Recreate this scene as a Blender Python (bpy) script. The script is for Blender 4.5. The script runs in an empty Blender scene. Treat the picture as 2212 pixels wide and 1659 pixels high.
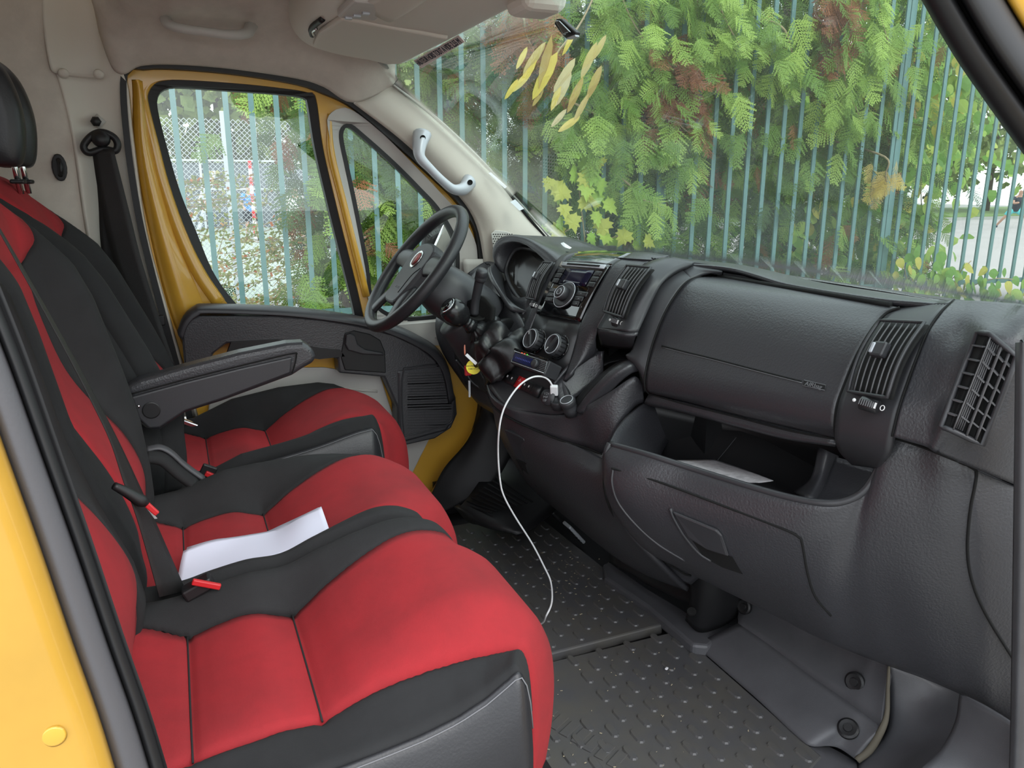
import bpy, bmesh, math, random
import numpy as np
from mathutils import Vector, Matrix, Quaternion
random.seed(7); np.random.seed(7)
S = bpy.context.scene
COL = S.collection
V = Vector
# ------------------------------------------------------------------ camera, sky, lamps, exposure
W_, H_, FPX = 2212, 1659, 1665.0
CAMP = V((0.0, 0.0, 1.15))
PITCH = math.atan((H_/2-400)/FPX)
YAW = math.atan((W_/2-365)/(FPX/math.cos(PITCH)))
FWD = V((math.sin(YAW)*math.cos(PITCH), math.cos(YAW)*math.cos(PITCH), -math.sin(PITCH)))
RGT = V((math.cos(YAW), -math.sin(YAW), 0))
UPV = RGT.cross(FWD)
cd = bpy.data.cameras.new('camera'); cam = bpy.data.objects.new('camera', cd); COL.objects.link(cam)
cd.sensor_fit = 'HORIZONTAL'; cd.sensor_width = 36; cd.lens = 36*FPX/W_
cd.clip_start = 0.02; cd.clip_end = 400
cam.matrix_world = Matrix(((RGT.x, UPV.x, -FWD.x, CAMP.x), (RGT.y, UPV.y, -FWD.y, CAMP.y), (RGT.z, UPV.z, -FWD.z, CAMP.z), (0, 0, 0, 1)))
S.camera = cam
wd = bpy.data.worlds.new('overcast_sky'); S.world = wd; wd.use_nodes = True
wn = wd.node_tree; wn.nodes.clear()
o_ = wn.nodes.new('ShaderNodeOutputWorld'); b_ = wn.nodes.new('ShaderNodeBackground')
tc = wn.nodes.new('ShaderNodeTexCoord'); sx = wn.nodes.new('ShaderNodeSeparateXYZ'); cr = wn.nodes.new('ShaderNodeValToRGB')
wn.links.new(tc.outputs['Generated'], sx.inputs[0]); wn.links.new(sx.outputs['Z'], cr.inputs[0])
cr.color_ramp.elements[0].position = 0.0; cr.color_ramp.elements[0].color = (0.80, 0.84, 0.86, 1)
cr.color_ramp.elements[1].position = 0.6; cr.color_ramp.elements[1].color = (0.86, 0.92, 1.0, 1)
wn.links.new(cr.outputs[0], b_.inputs[0]); b_.inputs[1].default_value = 2.3
wn.links.new(b_.outputs[0], o_.inputs[0])
sl = bpy.data.lights.new('hazy_sun', 'SUN'); sl.energy = 1.1; sl.angle = math.radians(25); sl.color = (1, 0.97, 0.92)
so = bpy.data.objects.new('hazy_sun', sl); COL.objects.link(so)
so.rotation_euler = V((-0.15, 0.75, -0.62)).to_track_quat('-Z', 'Y').to_euler()
S.view_settings.view_transform = 'Standard'; S.view_settings.look = 'None'
S.view_settings.exposure = 0.35; S.view_settings.gamma = 1.0; S.view_settings.use_curve_mapping = False

# ------------------------------------------------------------------ helpers
def ray(px, py): return FWD + RGT*((px-W_/2)/FPX) - UPV*((py-H_/2)/FPX)
def at(px, py, y=None, x=None, z=None):
    d = ray(px, py)
    if y is not None: k = y/d.y
    elif x is not None: k = x/d.x
    else: k = (z-CAMP.z)/d.z
    return CAMP + d*k
def P(l, y=None, **k):      # list of (px,py[,Y]) -> points
    return [at(q[0], q[1], q[2]) if len(q) > 2 else (at(q[0], q[1], y) if y is not None else at(q[0], q[1], **k)) for q in l]
def tag(o, label=None, cat=None, group=None, kind=None):
    if label: o['label'] = label
    if cat: o['category'] = cat
    if group: o['group'] = group
    if kind: o['kind'] = kind
    return o
def thing(name, loc, label, cat, group=None):
    o = bpy.data.objects.new(name, None); COL.objects.link(o); o.location = loc; o.empty_display_size = 0.05
    return tag(o, label, cat, group)
def root_loc(o):
    l = V((0, 0, 0))
    while o: l += o.location; o = o.parent
    return l
def link(name, me, parent=None, label=None):
    o = bpy.data.objects.new(name, me); COL.objects.link(o)
    if parent is not None:
        o.parent = parent
        if parent.type == 'EMPTY': o.matrix_parent_inverse = Matrix.Translation(-parent.location)
    if label: o['label'] = label
    return o
def mesh(name, vs, fs, mat, parent=None, smooth=True, thick=0, bevel=0, sub=0, label=None, off=-1, segs=2):
    me = bpy.data.meshes.new(name); me.from_pydata([tuple(v) for v in vs], [], [tuple(f) for f in fs])
    if mat: me.materials.append(mat)
    me.validate()
    if smooth: me.polygons.foreach_set('use_smooth', [True]*len(me.polygons))
    me.update()
    o = link(name, me, parent, label)
    if thick:
        m = o.modifiers.new('s', 'SOLIDIFY'); m.thickness = thick; m.offset = off; m.use_even_offset = False
    if bevel:
        m = o.modifiers.new('b', 'BEVEL'); m.width = bevel; m.segments = segs; m.limit_method = 'ANGLE'; m.angle_limit = math.radians(35); m.harden_normals = False
    if sub:
        m = o.modifiers.new('u', 'SUBSURF'); m.levels = sub; m.render_levels = sub
    return o
def crom(pts, n, closed=False):
    pts = [V(p) for p in pts]; k = len(pts); out = []
    segs = k if closed else k-1
    for i in range(n):
        t = i*segs/(n if closed else n-1); a = min(int(t), segs-1); t -= a
        g = (lambda j: pts[j % k]) if closed else (lambda j: pts[max(0, min(k-1, j))] if 0 <= j < k else (pts[0]*2-pts[1] if j < 0 else pts[-1]*2-pts[-2]))
        p0, p1, p2, p3 = g(a-1), g(a), g(a+1), g(a+2)
        out.append(0.5*((2*p1)+(p2-p0)*t+(2*p0-5*p1+4*p2-p3)*t*t+(3*p1-p0-3*p2+p3)*t**3))
    return out
def resample(pts, n, closed=True):
    pts = [V(p) for p in pts]
    q = pts+[pts[0]] if closed else pts
    d = [0]
    for a, b in zip(q, q[1:]): d.append(d[-1]+(b-a).length)
    out = []
    for i in range(n):
        t = d[-1]*i/(n if closed else n-1); j = 0
        while j < len(d)-2 and d[j+1] < t: j += 1
        s = (t-d[j])/max(1e-9, d[j+1]-d[j]); out.append(q[j].lerp(q[j+1], s))
    return out
def gridmesh(name, R, mat, parent=None, wrap=False, **k):
    n, m = len(R), len(R[0]); vs = [p for r in R for p in r]; fs = []
    for i in range(n-1):
        for j in range(m if wrap else m-1):
            a, b = i*m+j, i*m+(j+1) % m; fs.append((a, b, b+m, a+m))
    # make the faces look at the camera side
    c = fs[len(fs)//2]; nn = (V(vs[c[1]])-V(vs[c[0]])).cross(V(vs[c[3]])-V(vs[c[0]]))
    if not wrap and nn.dot(CAMP-V(vs[c[0]])) < 0: fs = [f[::-1] for f in fs]
    return mesh(name, vs, fs, mat, parent, **k)
def patch(name, rows, mat, parent=None, n=None, m=None, thick=0.012, **k):   # smooth surface through rows of points
    n = n or (len(rows)-1)*5+1; m = m or (len(rows[0])-1)*5+1
    A = [crom(r, m) for r in rows]; B = [crom([A[i][j] for i in range(len(A))], n) for j in range(m)]
    return gridmesh(name, [[B[j][i] for j in range(m)] for i in range(n)], mat, parent, thick=thick, **k)
def tube(name, pts, r, mat, parent=None, seg=8, n=None, closed=False, flat=1.0, up=None, **k):
    P_ = crom(pts, n, closed) if n else [V(p) for p in pts]
    N = len(P_); rs = r if isinstance(r, (list, tuple)) else [r]*N
    if len(rs) != N: rs = [float(np.interp(i/(N-1), np.linspace(0, 1, len(rs)), rs)) for i in range(N)]
    vs = []; fs = []; u = None
    for i in range(N):
        t = (P_[(i+1) % N]-P_[i-1]) if closed else (P_[min(N-1, i+1)]-P_[max(0, i-1)])
        t.normalize()
        if u is None:
            u = V(up) if up else (V((0, 0, 1)) if abs(t.z) < 0.9 else V((1, 0, 0)))
        u = (u-t*u.dot(t)).normalized(); w = t.cross(u)
        for s in range(seg):
            a = 2*math.pi*s/seg; vs.append(P_[i]+(u*math.cos(a)*flat+w*math.sin(a))*rs[i])
    for i in range(N if closed else N-1):
        for s in range(seg):
            a = i*seg+s; b = i*seg+(s+1) % seg; c = ((i+1) % N)*seg
            fs.append((a, b, c+(s+1) % seg, c+s))
    if not closed: fs += [tuple(range(seg))[::-1], tuple(range((N-1)*seg, N*seg))]
    return mesh(name, vs, fs, mat, parent, **k)
def prism(name, pts, vec, mat, parent=None, smooth=False, **k):
    n = len(pts); pts = [V(p) for p in pts]; vec = V(vec)
    vs = pts+[p+vec for p in pts]
    fs = [tuple(range(n)), tuple(range(2*n-1, n-1, -1))]+[(i, i+n, (i+1) % n+n, (i+1) % n) for i in range(n)]
    o = mesh(name, vs, fs, mat, parent, smooth=False, **k)
    bm = bmesh.new(); bm.from_mesh(o.data); bmesh.ops.recalc_face_normals(bm, faces=bm.faces); bm.to_mesh(o.data); bm.free()
    return o
def box(name, c, s, mat, parent=None, rot=None, bevel=0.004, **k):
    c = V(c); M = Matrix(rot) if rot is not None else Matrix.Identity(3)
    vs = [c+M@V((s[0]*a/2, s[1]*b/2, s[2]*d/2)) for a in (-1, 1) for b in (-1, 1) for d in (-1, 1)]
    fs = [(0, 1, 3, 2), (4, 6, 7, 5), (0, 4, 5, 1), (2, 3, 7, 6), (0, 2, 6, 4), (1, 5, 7, 3)]
    return mesh(name, vs, fs, mat, parent, smooth=False, bevel=bevel, **k)
def axes(d, up=(0, 0, 1)):    # columns: right, up, d
    d = V(d).normalized(); r = V(up).cross(d).normalized(); u = d.cross(r)
    return Matrix((r, u, d)).transposed()
def lathe(name, prof, c, d, mat, parent=None, seg=24, up=(0, 0, 1), **k):   # prof: (radius, height along d)
    M = axes(d, up); c = V(c); vs = []; fs = []
    for (r, h) in prof:
        for s in range(seg):
            a = 2*math.pi*s/seg; vs.append(c+M@V((r*math.cos(a), r*math.sin(a), h)))
    for i in range(len(prof)-1):
        for s in range(seg):
            a = i*seg+s; b = i*seg+(s+1) % seg; fs.append((a, b, b+seg, a+seg))
    fs.append(tuple(range(seg))[::-1]); fs.append(tuple(range((len(prof)-1)*seg, len(prof)*seg)))
    return mesh(name, vs, fs, mat, parent, **k)
def ring(name, outer, inner, vec, mat, parent=None, n=120, bevel=0, smooth=False):   # flat plate with a hole, extruded by vec
    from mathutils.geometry import tessellate_polygon
    inners = inner if isinstance(inner[0], (list, tuple)) else [inner]
    L = [resample(crom(outer, n*2, True), n)]+[resample(crom(q, n*2, True), n) for q in inners]; vec = V(vec)
    tri = tessellate_polygon(L); vs = [p for l in L for p in l]; m = len(L)*n; vs = vs+[p+vec for p in vs]; fs = []
    for t in tri: fs.append(tuple(t)); fs.append(tuple(i+m for i in t[::-1]))
    for base in [k*n for k in range(len(L))]:
        for i in range(n): j = (i+1) % n; fs.append((base+i, base+j, base+j+m, base+i+m))
    o = mesh(name, vs, fs, mat, parent, smooth=smooth, bevel=bevel)
    bm = bmesh.new(); bm.from_mesh(o.data); bmesh.ops.recalc_face_normals(bm, faces=bm.faces); bm.to_mesh(o.data); bm.free()
    return o
from mathutils.bvhtree import BVHTree
def bvh(*objs): return [BVHTree.FromPolygons([tuple(v.co) for v in o.data.vertices], [tuple(p.vertices) for p in o.data.polygons]) for o in objs]
def drape(trees, px, py, lift=0.001):      # the point of a built surface seen at this pixel, lifted off it
    d = ray(px, py).normalized(); best = None
    for t in trees:
        h = t.ray_cast(CAMP, d)
        if h[0] is not None and (best is None or h[3] < best): best = h[3]
    return CAMP+d*((best or 1.5)-lift)
def joined(name, parts, mat, parent=None, smooth=False, **k):     # parts: list of (verts, faces)
    vs = []; fs = []
    for v, f in parts:
        o = len(vs); vs += v; fs += [tuple(i+o for i in q) for q in f]
    return mesh(name, vs, fs, mat, parent, smooth=smooth, **k)
def barvf(a, b, w, t, side):     # rectangular bar from a to b, w along side
    a, b = V(a), V(b); d = (b-a).normalized(); s = V(side); s = (s-d*s.dot(d)).normalized(); q = d.cross(s)
    vs = [p+s*(w/2*i)+q*(t/2*j) for p in (a, b) for i, j in ((-1, -1), (1, -1), (1, 1), (-1, 1))]
    return vs, [(0, 3, 2, 1), (4, 5, 6, 7), (0, 1, 5, 4), (1, 2, 6, 5), (2, 3, 7, 6), (3, 0, 4, 7)]
def text(name, s, c, size, right, up, mat, parent=None, ext=0.0004, sx=1.0, fit=None):
    cu = bpy.data.curves.new(name, 'FONT'); cu.body = s; cu.size = size; cu.extrude = ext; cu.align_x = 'CENTER'; cu.align_y = 'CENTER'
    t = bpy.data.objects.new(name, cu); COL.objects.link(t); bpy.context.view_layer.update()
    me = bpy.data.meshes.new_from_object(t); bpy.data.objects.remove(t); me.materials.clear(); me.materials.append(mat)
    r = V(right).normalized(); u = V(up); u = (u-r*u.dot(r)).normalized(); d = r.cross(u)
    if fit: xs_ = [v.co.x for v in me.vertices]; sx = fit/(max(xs_)-min(xs_))
    me.transform(Matrix(((r.x*sx, u.x, d.x, c[0]), (r.y*sx, u.y, d.y, c[1]), (r.z*sx, u.z, d.z, c[2]), (0, 0, 0, 1))))
    o = link(name, me, parent); o['kind'] = 'stuff'; return o

# ------------------------------------------------------------------ materials
def mat(name, col, rough=0.5, metal=0, bump=0, bscale=400, var=0, vscale=8, coat=0, spec=0.5, sheen=0, col2=None, bdist=0.002, trans=0):
    m = bpy.data.materials.new(name); m.use_nodes = True; nt = m.node_tree; b = nt.nodes['Principled BSDF']
    b.inputs['Base Color'].default_value = (*col, 1); b.inputs['Roughness'].default_value = rough; b.inputs['Metallic'].default_value = metal
    b.inputs['Specular IOR Level'].default_value = spec
    if coat: b.inputs['Coat Weight'].default_value = coat; b.inputs['Coat Roughness'].default_value = 0.05
    if sheen: b.inputs['Sheen Weight'].default_value = sheen; b.inputs['Sheen Roughness'].default_value = 0.5
    t = None
    if bump or var: t = nt.nodes.new('ShaderNodeTexCoord')
    if bump:
        n = nt.nodes.new('ShaderNodeTexNoise'); n.inputs['Scale'].default_value = bscale; n.inputs['Detail'].default_value = 3
        u = nt.nodes.new('ShaderNodeBump'); u.inputs['Strength'].default_value = bump; u.inputs['Distance'].default_value = bdist
        nt.links.new(t.outputs['Object'], n.inputs['Vector']); nt.links.new(n.outputs['Fac'], u.inputs['Height']); nt.links.new(u.outputs['Normal'], b.inputs['Normal'])
    if var:
        n = nt.nodes.new('ShaderNodeTexNoise'); n.inputs['Scale'].default_value = vscale; n.inputs['Detail'].default_value = 6; n.inputs['Roughness'].default_value = 0.65
        r = nt.nodes.new('ShaderNodeValToRGB'); c2 = col2 or tuple(c*(1-var) for c in col)
        r.color_ramp.elements[0].position = 0.35; r.color_ramp.elements[0].color = (*c2, 1)
        r.color_ramp.elements[1].position = 0.62; r.color_ramp.elements[1].color = (*col, 1)
        nt.links.new(t.outputs['Object'], n.inputs['Vector']); nt.links.new(n.outputs['Fac'], r.inputs[0]); nt.links.new(r.outputs[0], b.inputs['Base Color'])
    return m
M = {}
M['plastic'] = mat('dash_plastic', (0.037, 0.037, 0.042), 0.38, bump=0.5, bscale=230, bdist=0.0016, spec=0.65)
M['plastic2'] = mat('dash_plastic_fine', (0.034, 0.034, 0.038), 0.42, bump=0.2, bscale=900, bdist=0.0008)
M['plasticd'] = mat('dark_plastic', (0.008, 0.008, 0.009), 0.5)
M['grey'] = mat('grey_footwell_plastic', (0.088, 0.088, 0.095), 0.48, bump=0.15, bscale=500, var=0.25, vscale=5)
M['rubber'] = mat('rubber', (0.010, 0.010, 0.011), 0.55)
M['mat'] = mat('mat_rubber', (0.080, 0.080, 0.084), 0.42, bump=0.25, bscale=700, bdist=0.001, var=0.45, vscale=7, col2=(0.095, 0.090, 0.080))
M['gloss'] = mat('piano_black', (0.004, 0.004, 0.005), 0.06, coat=1)
M['dial'] = mat('instrument_glass', (0.012, 0.011, 0.010), 0.16, spec=0.25)
M['sealg'] = mat('highlit_seal', (0.085, 0.083, 0.090), 0.5, bump=0.1, bscale=400)  # black seal rubber lightened so the colour carries its highlights
M['screen'] = mat('dark_display', (0.006, 0.006, 0.02), 0.12)
M['button'] = mat('button_black', (0.02, 0.02, 0.022), 0.35)
M['slat'] = mat('vent_slat', (0.10, 0.10, 0.105), 0.35)
M['bark_dark'] = mat('cloth_edge_dark', (0.06, 0.05, 0.04), 0.9)
M['hole'] = mat('vent_cavity', (0.002, 0.002, 0.002), 0.9)
M['red'] = mat('red_fabric', (0.36, 0.016, 0.022), 0.9, bump=0.5, bscale=1100, bdist=0.0008, var=0.3, vscale=4, col2=(0.25, 0.014, 0.018))
M['fab'] = mat('black_fabric', (0.018, 0.018, 0.019), 0.9, bump=0.45, bscale=900, bdist=0.0008, var=0.25, vscale=9)
M['vinyl'] = mat('black_vinyl', (0.020, 0.020, 0.023), 0.42, bump=0.3, bscale=260, bdist=0.0012)
M['leather'] = mat('boot_leather', (0.008, 0.008, 0.009), 0.38, bump=0.15, bscale=150)
M['yellow'] = mat('yellow_paint', (0.66, 0.36, 0.042), 0.28, coat=0.6)
M['yellowd'] = mat('dusty_yellow_paint', (0.56, 0.315, 0.045), 0.30, coat=0.6, var=0.22, vscale=2.2)
M['beige'] = mat('headliner_cloth', (0.56, 0.50, 0.44), 0.92, bump=0.35, bscale=600, bdist=0.001, var=0.12, vscale=14)
M['beigep'] = mat('beige_plastic', (0.62, 0.58, 0.51), 0.55, bump=0.1, bscale=500)
M['lgrey'] = mat('light_grey_plastic', (0.50, 0.48, 0.45), 0.55)
M['silver'] = mat('silver_handle', (0.48, 0.50, 0.54), 0.38, metal=0.25)
M['chrome'] = mat('chrome', (0.75, 0.76, 0.78), 0.15, metal=1)
M['white'] = mat('white_plastic', (0.80, 0.80, 0.82), 0.4)
M['paper'] = mat('paper', (0.72, 0.73, 0.86), 0.8)
M['print'] = mat('ink', (0.03, 0.03, 0.05), 0.8)
M['mark'] = mat('white_mark', (0.75, 0.75, 0.75), 0.6)
M['dimmark'] = mat('grey_mark', (0.16, 0.16, 0.17), 0.6)
M['redp'] = mat('red_plastic', (0.55, 0.02, 0.025), 0.35)
M['tagy'] = mat('yellow_tag', (0.85, 0.72, 0.02), 0.5)
M['belt'] = mat('belt_webbing', (0.014, 0.013, 0.013), 0.6, bump=0.3, bscale=900)
M['bluelcd'] = mat('blue_lcd', (0.008, 0.010, 0.06), 0.15)
def emis(name, col, st):
    m = mat(name, col, 0.4); b = m.node_tree.nodes['Principled BSDF']; b.inputs['Emission Color'].default_value = (*col, 1); b.inputs['Emission Strength'].default_value = st; return m
M['ledr'] = emis('red_led', (1, 0.1, 0.02), 1.0); M['ledg'] = emis('green_led', (0.1, 0.9, 0.05), 1.0)
def glassmat(name, tint=(1, 1, 1), refl=1.0, haze=0.0):
    m = bpy.data.materials.new(name); m.use_nodes = True; nt = m.node_tree; nt.nodes.clear()
    o = nt.nodes.new('ShaderNodeOutputMaterial'); tr = nt.nodes.new('ShaderNodeBsdfTransparent'); g = nt.nodes.new('ShaderNodeBsdfGlossy'); mx = nt.nodes.new('ShaderNodeMixShader'); lw = nt.nodes.new('ShaderNodeLayerWeight'); fr = nt.nodes.new('ShaderNodeMapRange'); pw = nt.nodes.new('ShaderNodeMath'); pw.operation = 'POWER'; pw.inputs[1].default_value = 5
    tr.inputs[0].default_value = (*tint, 1); g.inputs['Roughness'].default_value = 0.0; g.inputs[0].default_value = (refl, refl, refl, 1); lw.inputs[0].default_value = 0.5; nt.links.new(lw.outputs['Facing'], pw.inputs[0]); nt.links.new(pw.outputs[0], fr.inputs[0]); fr.inputs[3].default_value = 0.045; fr.inputs[4].default_value = 1.0
    nt.links.new(fr.outputs[0], mx.inputs[0]); nt.links.new(tr.outputs[0], mx.inputs[1]); nt.links.new(g.outputs[0], mx.inputs[2])
    last = mx
    if haze:
        df = nt.nodes.new('ShaderNodeBsdfDiffuse'); df.inputs[0].default_value = (0.8, 0.85, 0.82, 1); m2 = nt.nodes.new('ShaderNodeMixShader'); m2.inputs[0].default_value = haze
        nt.links.new(mx.outputs[0], m2.inputs[1]); nt.links.new(df.outputs[0], m2.inputs[2]); last = m2
    nt.links.new(last.outputs[0], o.inputs[0]); return m
M['glass'] = glassmat('window_glass', (0.93, 0.97, 0.95), 1.0)
M['wsglass'] = glassmat('windscreen_glass', (0.90, 0.96, 0.93), 1.0, 0.05)
# outdoors
M['teal'] = mat('teal_fence_paint', (0.115, 0.225, 0.225), 0.45, var=0.15, vscale=3)
M['ground'] = mat('pale_ground', (0.34, 0.33, 0.30), 0.9, var=0.25, vscale=0.6)
M['court'] = mat('pale_court', (0.34, 0.39, 0.33), 0.85, var=0.1, vscale=0.5)
M['courtw'] = mat('worn_pink_court', (0.44, 0.39, 0.38), 0.85, var=0.12, vscale=0.5)
M['galv'] = mat('galvanised_steel', (0.50, 0.53, 0.56), 0.5, metal=0.3)
M['concrete'] = mat('weathered_concrete', (0.40, 0.39, 0.35), 0.9, var=0.4, vscale=20)
M['netting'] = mat('dark_windbreak', (0.13, 0.15, 0.17), 0.9, var=0.3, vscale=1.5)
M['bark'] = mat('bark', (0.10, 0.07, 0.05), 0.95, bump=0.5, bscale=60, bdist=0.01)
M['twig'] = mat('twig', (0.34, 0.26, 0.16), 0.9)
M['skin'] = mat('skin', (0.50, 0.28, 0.20), 0.6); M['bluec'] = mat('blue_cloth', (0.04, 0.25, 0.75), 0.8); M['darkc'] = mat('dark_cloth', (0.02, 0.025, 0.04), 0.8)
M['tealc'] = mat('turquoise_cloth', (0.12, 0.62, 0.66), 0.8); M['hair'] = mat('dark_hair', (0.02, 0.012, 0.008), 0.7)
M['whitec'] = mat('white_cloth', (0.75, 0.75, 0.75), 0.8)
def leafmat(name, cols, tr=0.35, rough=0.5):     # colour from a per-leaf attribute plus thin-leaf translucency
    m = bpy.data.materials.new(name); m.use_nodes = True; nt = m.node_tree; b = nt.nodes['Principled BSDF']; o = nt.nodes['Material Output']
    a = nt.nodes.new('ShaderNodeAttribute'); a.attribute_name = 'tone'; r = nt.nodes.new('ShaderNodeValToRGB')
    e = r.color_ramp.elements
    e[0].position = 0; e[0].color = (*cols[0], 1); e[1].position = 1; e[1].color = (*cols[-1], 1)
    for i, c in enumerate(cols[1:-1]): q = e.new((i+1)/(len(cols)-1)); q.color = (*c, 1)
    nt.links.new(a.outputs['Fac'], r.inputs[0]); nt.links.new(r.outputs[0], b.inputs['Base Color']); b.inputs['Roughness'].default_value = rough
    b.inputs['Specular IOR Level'].default_value = 0.3
    t = nt.nodes.new('ShaderNodeBsdfTranslucent'); nt.links.new(r.outputs[0], t.inputs[0]); mx = nt.nodes.new('ShaderNodeMixShader'); mx.inputs[0].default_value = tr
    nt.links.new(b.outputs[0], mx.inputs[1]); nt.links.new(t.outputs[0], mx.inputs[2]); nt.links.new(mx.outputs[0], o.inputs[0]); return m
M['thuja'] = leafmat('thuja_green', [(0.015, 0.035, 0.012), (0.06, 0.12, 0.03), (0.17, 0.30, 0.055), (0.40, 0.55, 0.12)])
M['dead'] = leafmat('rust_foliage', [(0.16, 0.06, 0.03), (0.30, 0.11, 0.05), (0.42, 0.22, 0.09)])
M['far'] = leafmat('far_foliage', [(0.09, 0.14, 0.04), (0.22, 0.29, 0.08), (0.40, 0.47, 0.16)])
M['maple'] = leafmat('maple_leaf', [(0.30, 0.50, 0.08), (0.42, 0.60, 0.10), (0.55, 0.62, 0.12), (0.66, 0.50, 0.12)], 0.4)
M['hazel'] = leafmat('hazel_leaf', [(0.16, 0.33, 0.06), (0.27, 0.45, 0.09), (0.42, 0.55, 0.12), (0.62, 0.52, 0.10)], 0.4)
M['cot'] = leafmat('cotoneaster_leaf', [(0.22, 0.26, 0.09), (0.42, 0.45, 0.20), (0.58, 0.55, 0.30), (0.60, 0.14, 0.06)], 0.4)
M['dry'] = leafmat('dry_leaf', [(0.45, 0.30, 0.08), (0.62, 0.48, 0.20), (0.80, 0.62, 0.10), (0.66, 0.55, 0.36)], 0.4)
# ================================================================== THE CAB: floor, walls, roof, glass
def struct(o, label=None):
    o['kind'] = 'structure'
    if label: o['label'] = label
    return o
YD = 2.50     # inner face of the far door opening
# floor
fl = struct(box('floor', (0.58, 1.58, -0.06), (1.98, 1.90, 0.08), M['plasticd'], bevel=0), 'black cab floor under the rubber mats')
PAD = None
def pads(parent, x0, x1, y0, y1, z, keep):
    global PAD
    if PAD is None:
        bm = bmesh.new(); n = 5; top = []; bot = []
        for sgn in (1, -1):
            for i in range(n):
                a = math.pi*i/(n-1)*1.0
                x = 0.0095*math.cos(a)*sgn; y = sgn*(0.0135+0.0095*math.sin(a)); top.append((x*0.72, y*0.90, 0.0036)); bot.append((x, y, 0))
        m = len(top); t = [bm.verts.new(p) for p in top]; b = [bm.verts.new(p) for p in bot]
        bm.faces.new(t); [bm.faces.new((b[i], b[(i+1) % m], t[(i+1) % m], t[i])) for i in range(m)]
        bmesh.ops.recalc_face_normals(bm, faces=bm.faces)
        PAD = bpy.data.meshes.new('tread_pad'); bm.to_mesh(PAD); bm.free(); PAD.materials.append(M['mat'])
    i = 0; x = x0
    while x < x1:
        y = y0+(0.037 if i % 2 else 0)
        while y < y1:
            if keep(x, y):
                o = bpy.data.objects.new('tread_pad', PAD); COL.objects.link(o); o.parent = parent; o.location = V((x, y, z))-parent.location; o.rotation_euler.z = 0.03
            y += 0.074
        x += 0.041; i += 1
m1 = thing('floor_mat', (0.85, 1.1, 0.0), 'worn black rubber mat with raised oval pads in front of the passenger seat', 'floor mat')
prism('mat_sheet', [(0.30, 0.68, -0.02), (1.128, 0.99, -0.02), (1.128, 1.50, -0.02), (0.30, 1.52, -0.02)], (0, 0, 0.022), M['mat'], m1, bevel=0.004)
pads(m1, 0.52, 1.10, 0.86, 1.49, 0.0022, lambda x, y: y > 0.80+(x-0.7)*0.45 and not (0.66 < x < 0.78 and y > 1.3))
for k in range(7):
    box('hatched_rib', (0.66+0.012*k, 1.33-0.03*k, 0.003), (0.05, 0.022, 0.004), M['mat'], m1, rot=Matrix.Rotation(0.5, 3, 'Z'), bevel=0.001)
m2 = thing('floor_mat', (0.8, 1.9, 0.0), 'black rubber mat lying in the middle of the cab floor, under the white cable', 'floor mat')
prism('mat_sheet', [(0.40, 1.53, -0.02), (1.10, 1.53, -0.02), (1.118, 1.81, -0.02), (1.09, 2.34, -0.02), (0.40, 2.34, -0.02)], (0, 0, 0.030), M['mat'], m2, bevel=0.005)
pads(m2, 0.62, 1.09, 1.57, 2.28, 0.0102, lambda x, y: True)
# dirt crumbs on the mats
rnd = random.Random(3)
cr_v = []
for i in range(150):
    if i < 90: x, y, z = rnd.gauss(0.98, 0.08), rnd.gauss(1.85, 0.09), 0.012
    else: x, y, z = rnd.uniform(0.6, 1.05), rnd.uniform(1.0, 1.5), 0.005
    s = rnd.uniform(0.0006, 0.0022); cr_v.append(barvf((x, y, z), (x+s*rnd.uniform(1, 4), y+s*rnd.uniform(-3, 3), z), s, s*0.6, (0, 1, 0)))
tag(joined('crumbs', cr_v, mat('straw_crumbs', (0.42, 0.36, 0.25), 0.9)), 'pale dirt and straw crumbs scattered on the rubber mats', 'dirt', kind='stuff')
tag(box('litter', at(1440, 1444, z=0.008), (0.010, 0.007, 0.004), M['white'], bevel=0.002, rot=Matrix.Rotation(0.6, 3, 'Z')), 'small white crumb lying on the front rubber mat', 'litter')

# far side wall: B-pillar trim and rear partition, seen left of the far door
wl = patch('wall_left', [P([(-60, -60, 2.38), (30, -60, 2.40), (100, -40, 2.44), (160, -40, 2.56)]),
    P([(-60, 120, 2.40), (40, 120, 2.42), (106, 130, 2.46), (180, 130, 2.58)]),
    P([(-60, 300, 2.42), (70, 300, 2.44), (165, 300, 2.49), (230, 300, 2.6)]),
    P([(-60, 480, 2.44), (80, 480, 2.46), (190, 500, 2.50), (250, 500, 2.6)]),
    P([(-60, 700, 2.46), (90, 700, 2.48), (235, 760, 2.51), (300, 760, 2.6)])], M['beige'])
struct(wl, 'beige cloth-covered wall behind the driver seat')
wb = patch('trim_1', [P([(88, -60, 2.43), (150, -60, 2.46), (205, -60, 2.47), (222, -60, 2.47)]),
    P([(96, 60, 2.44), (150, 60, 2.47), (206, 60, 2.48), (226, 70, 2.47)]),
    P([(112, 150, 2.45), (160, 156, 2.475), (210, 156, 2.485), (240, 130, 2.47)]),
    P([(128, 172, 2.47), (175, 180, 2.50), (228, 182, 2.50), (272, 175, 2.485)]),
    P([(160, 300, 2.475), (200, 300, 2.51), (250, 300, 2.51), (285, 300, 2.49)]),
    P([(190, 500, 2.485), (230, 500, 2.515), (290, 500, 2.515), (313, 500, 2.50)]),
    P([(225, 660, 2.49), (280, 660, 2.52), (330, 660, 2.52), (355, 660, 2.50)]),
    P([(290, 900, 2.49), (330, 900, 2.52), (390, 900, 2.52), (425, 900, 2.50)])], M['beigep'], m=31)
struct(wb, 'beige plastic pillar trim carrying the driver seat belt')
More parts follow.
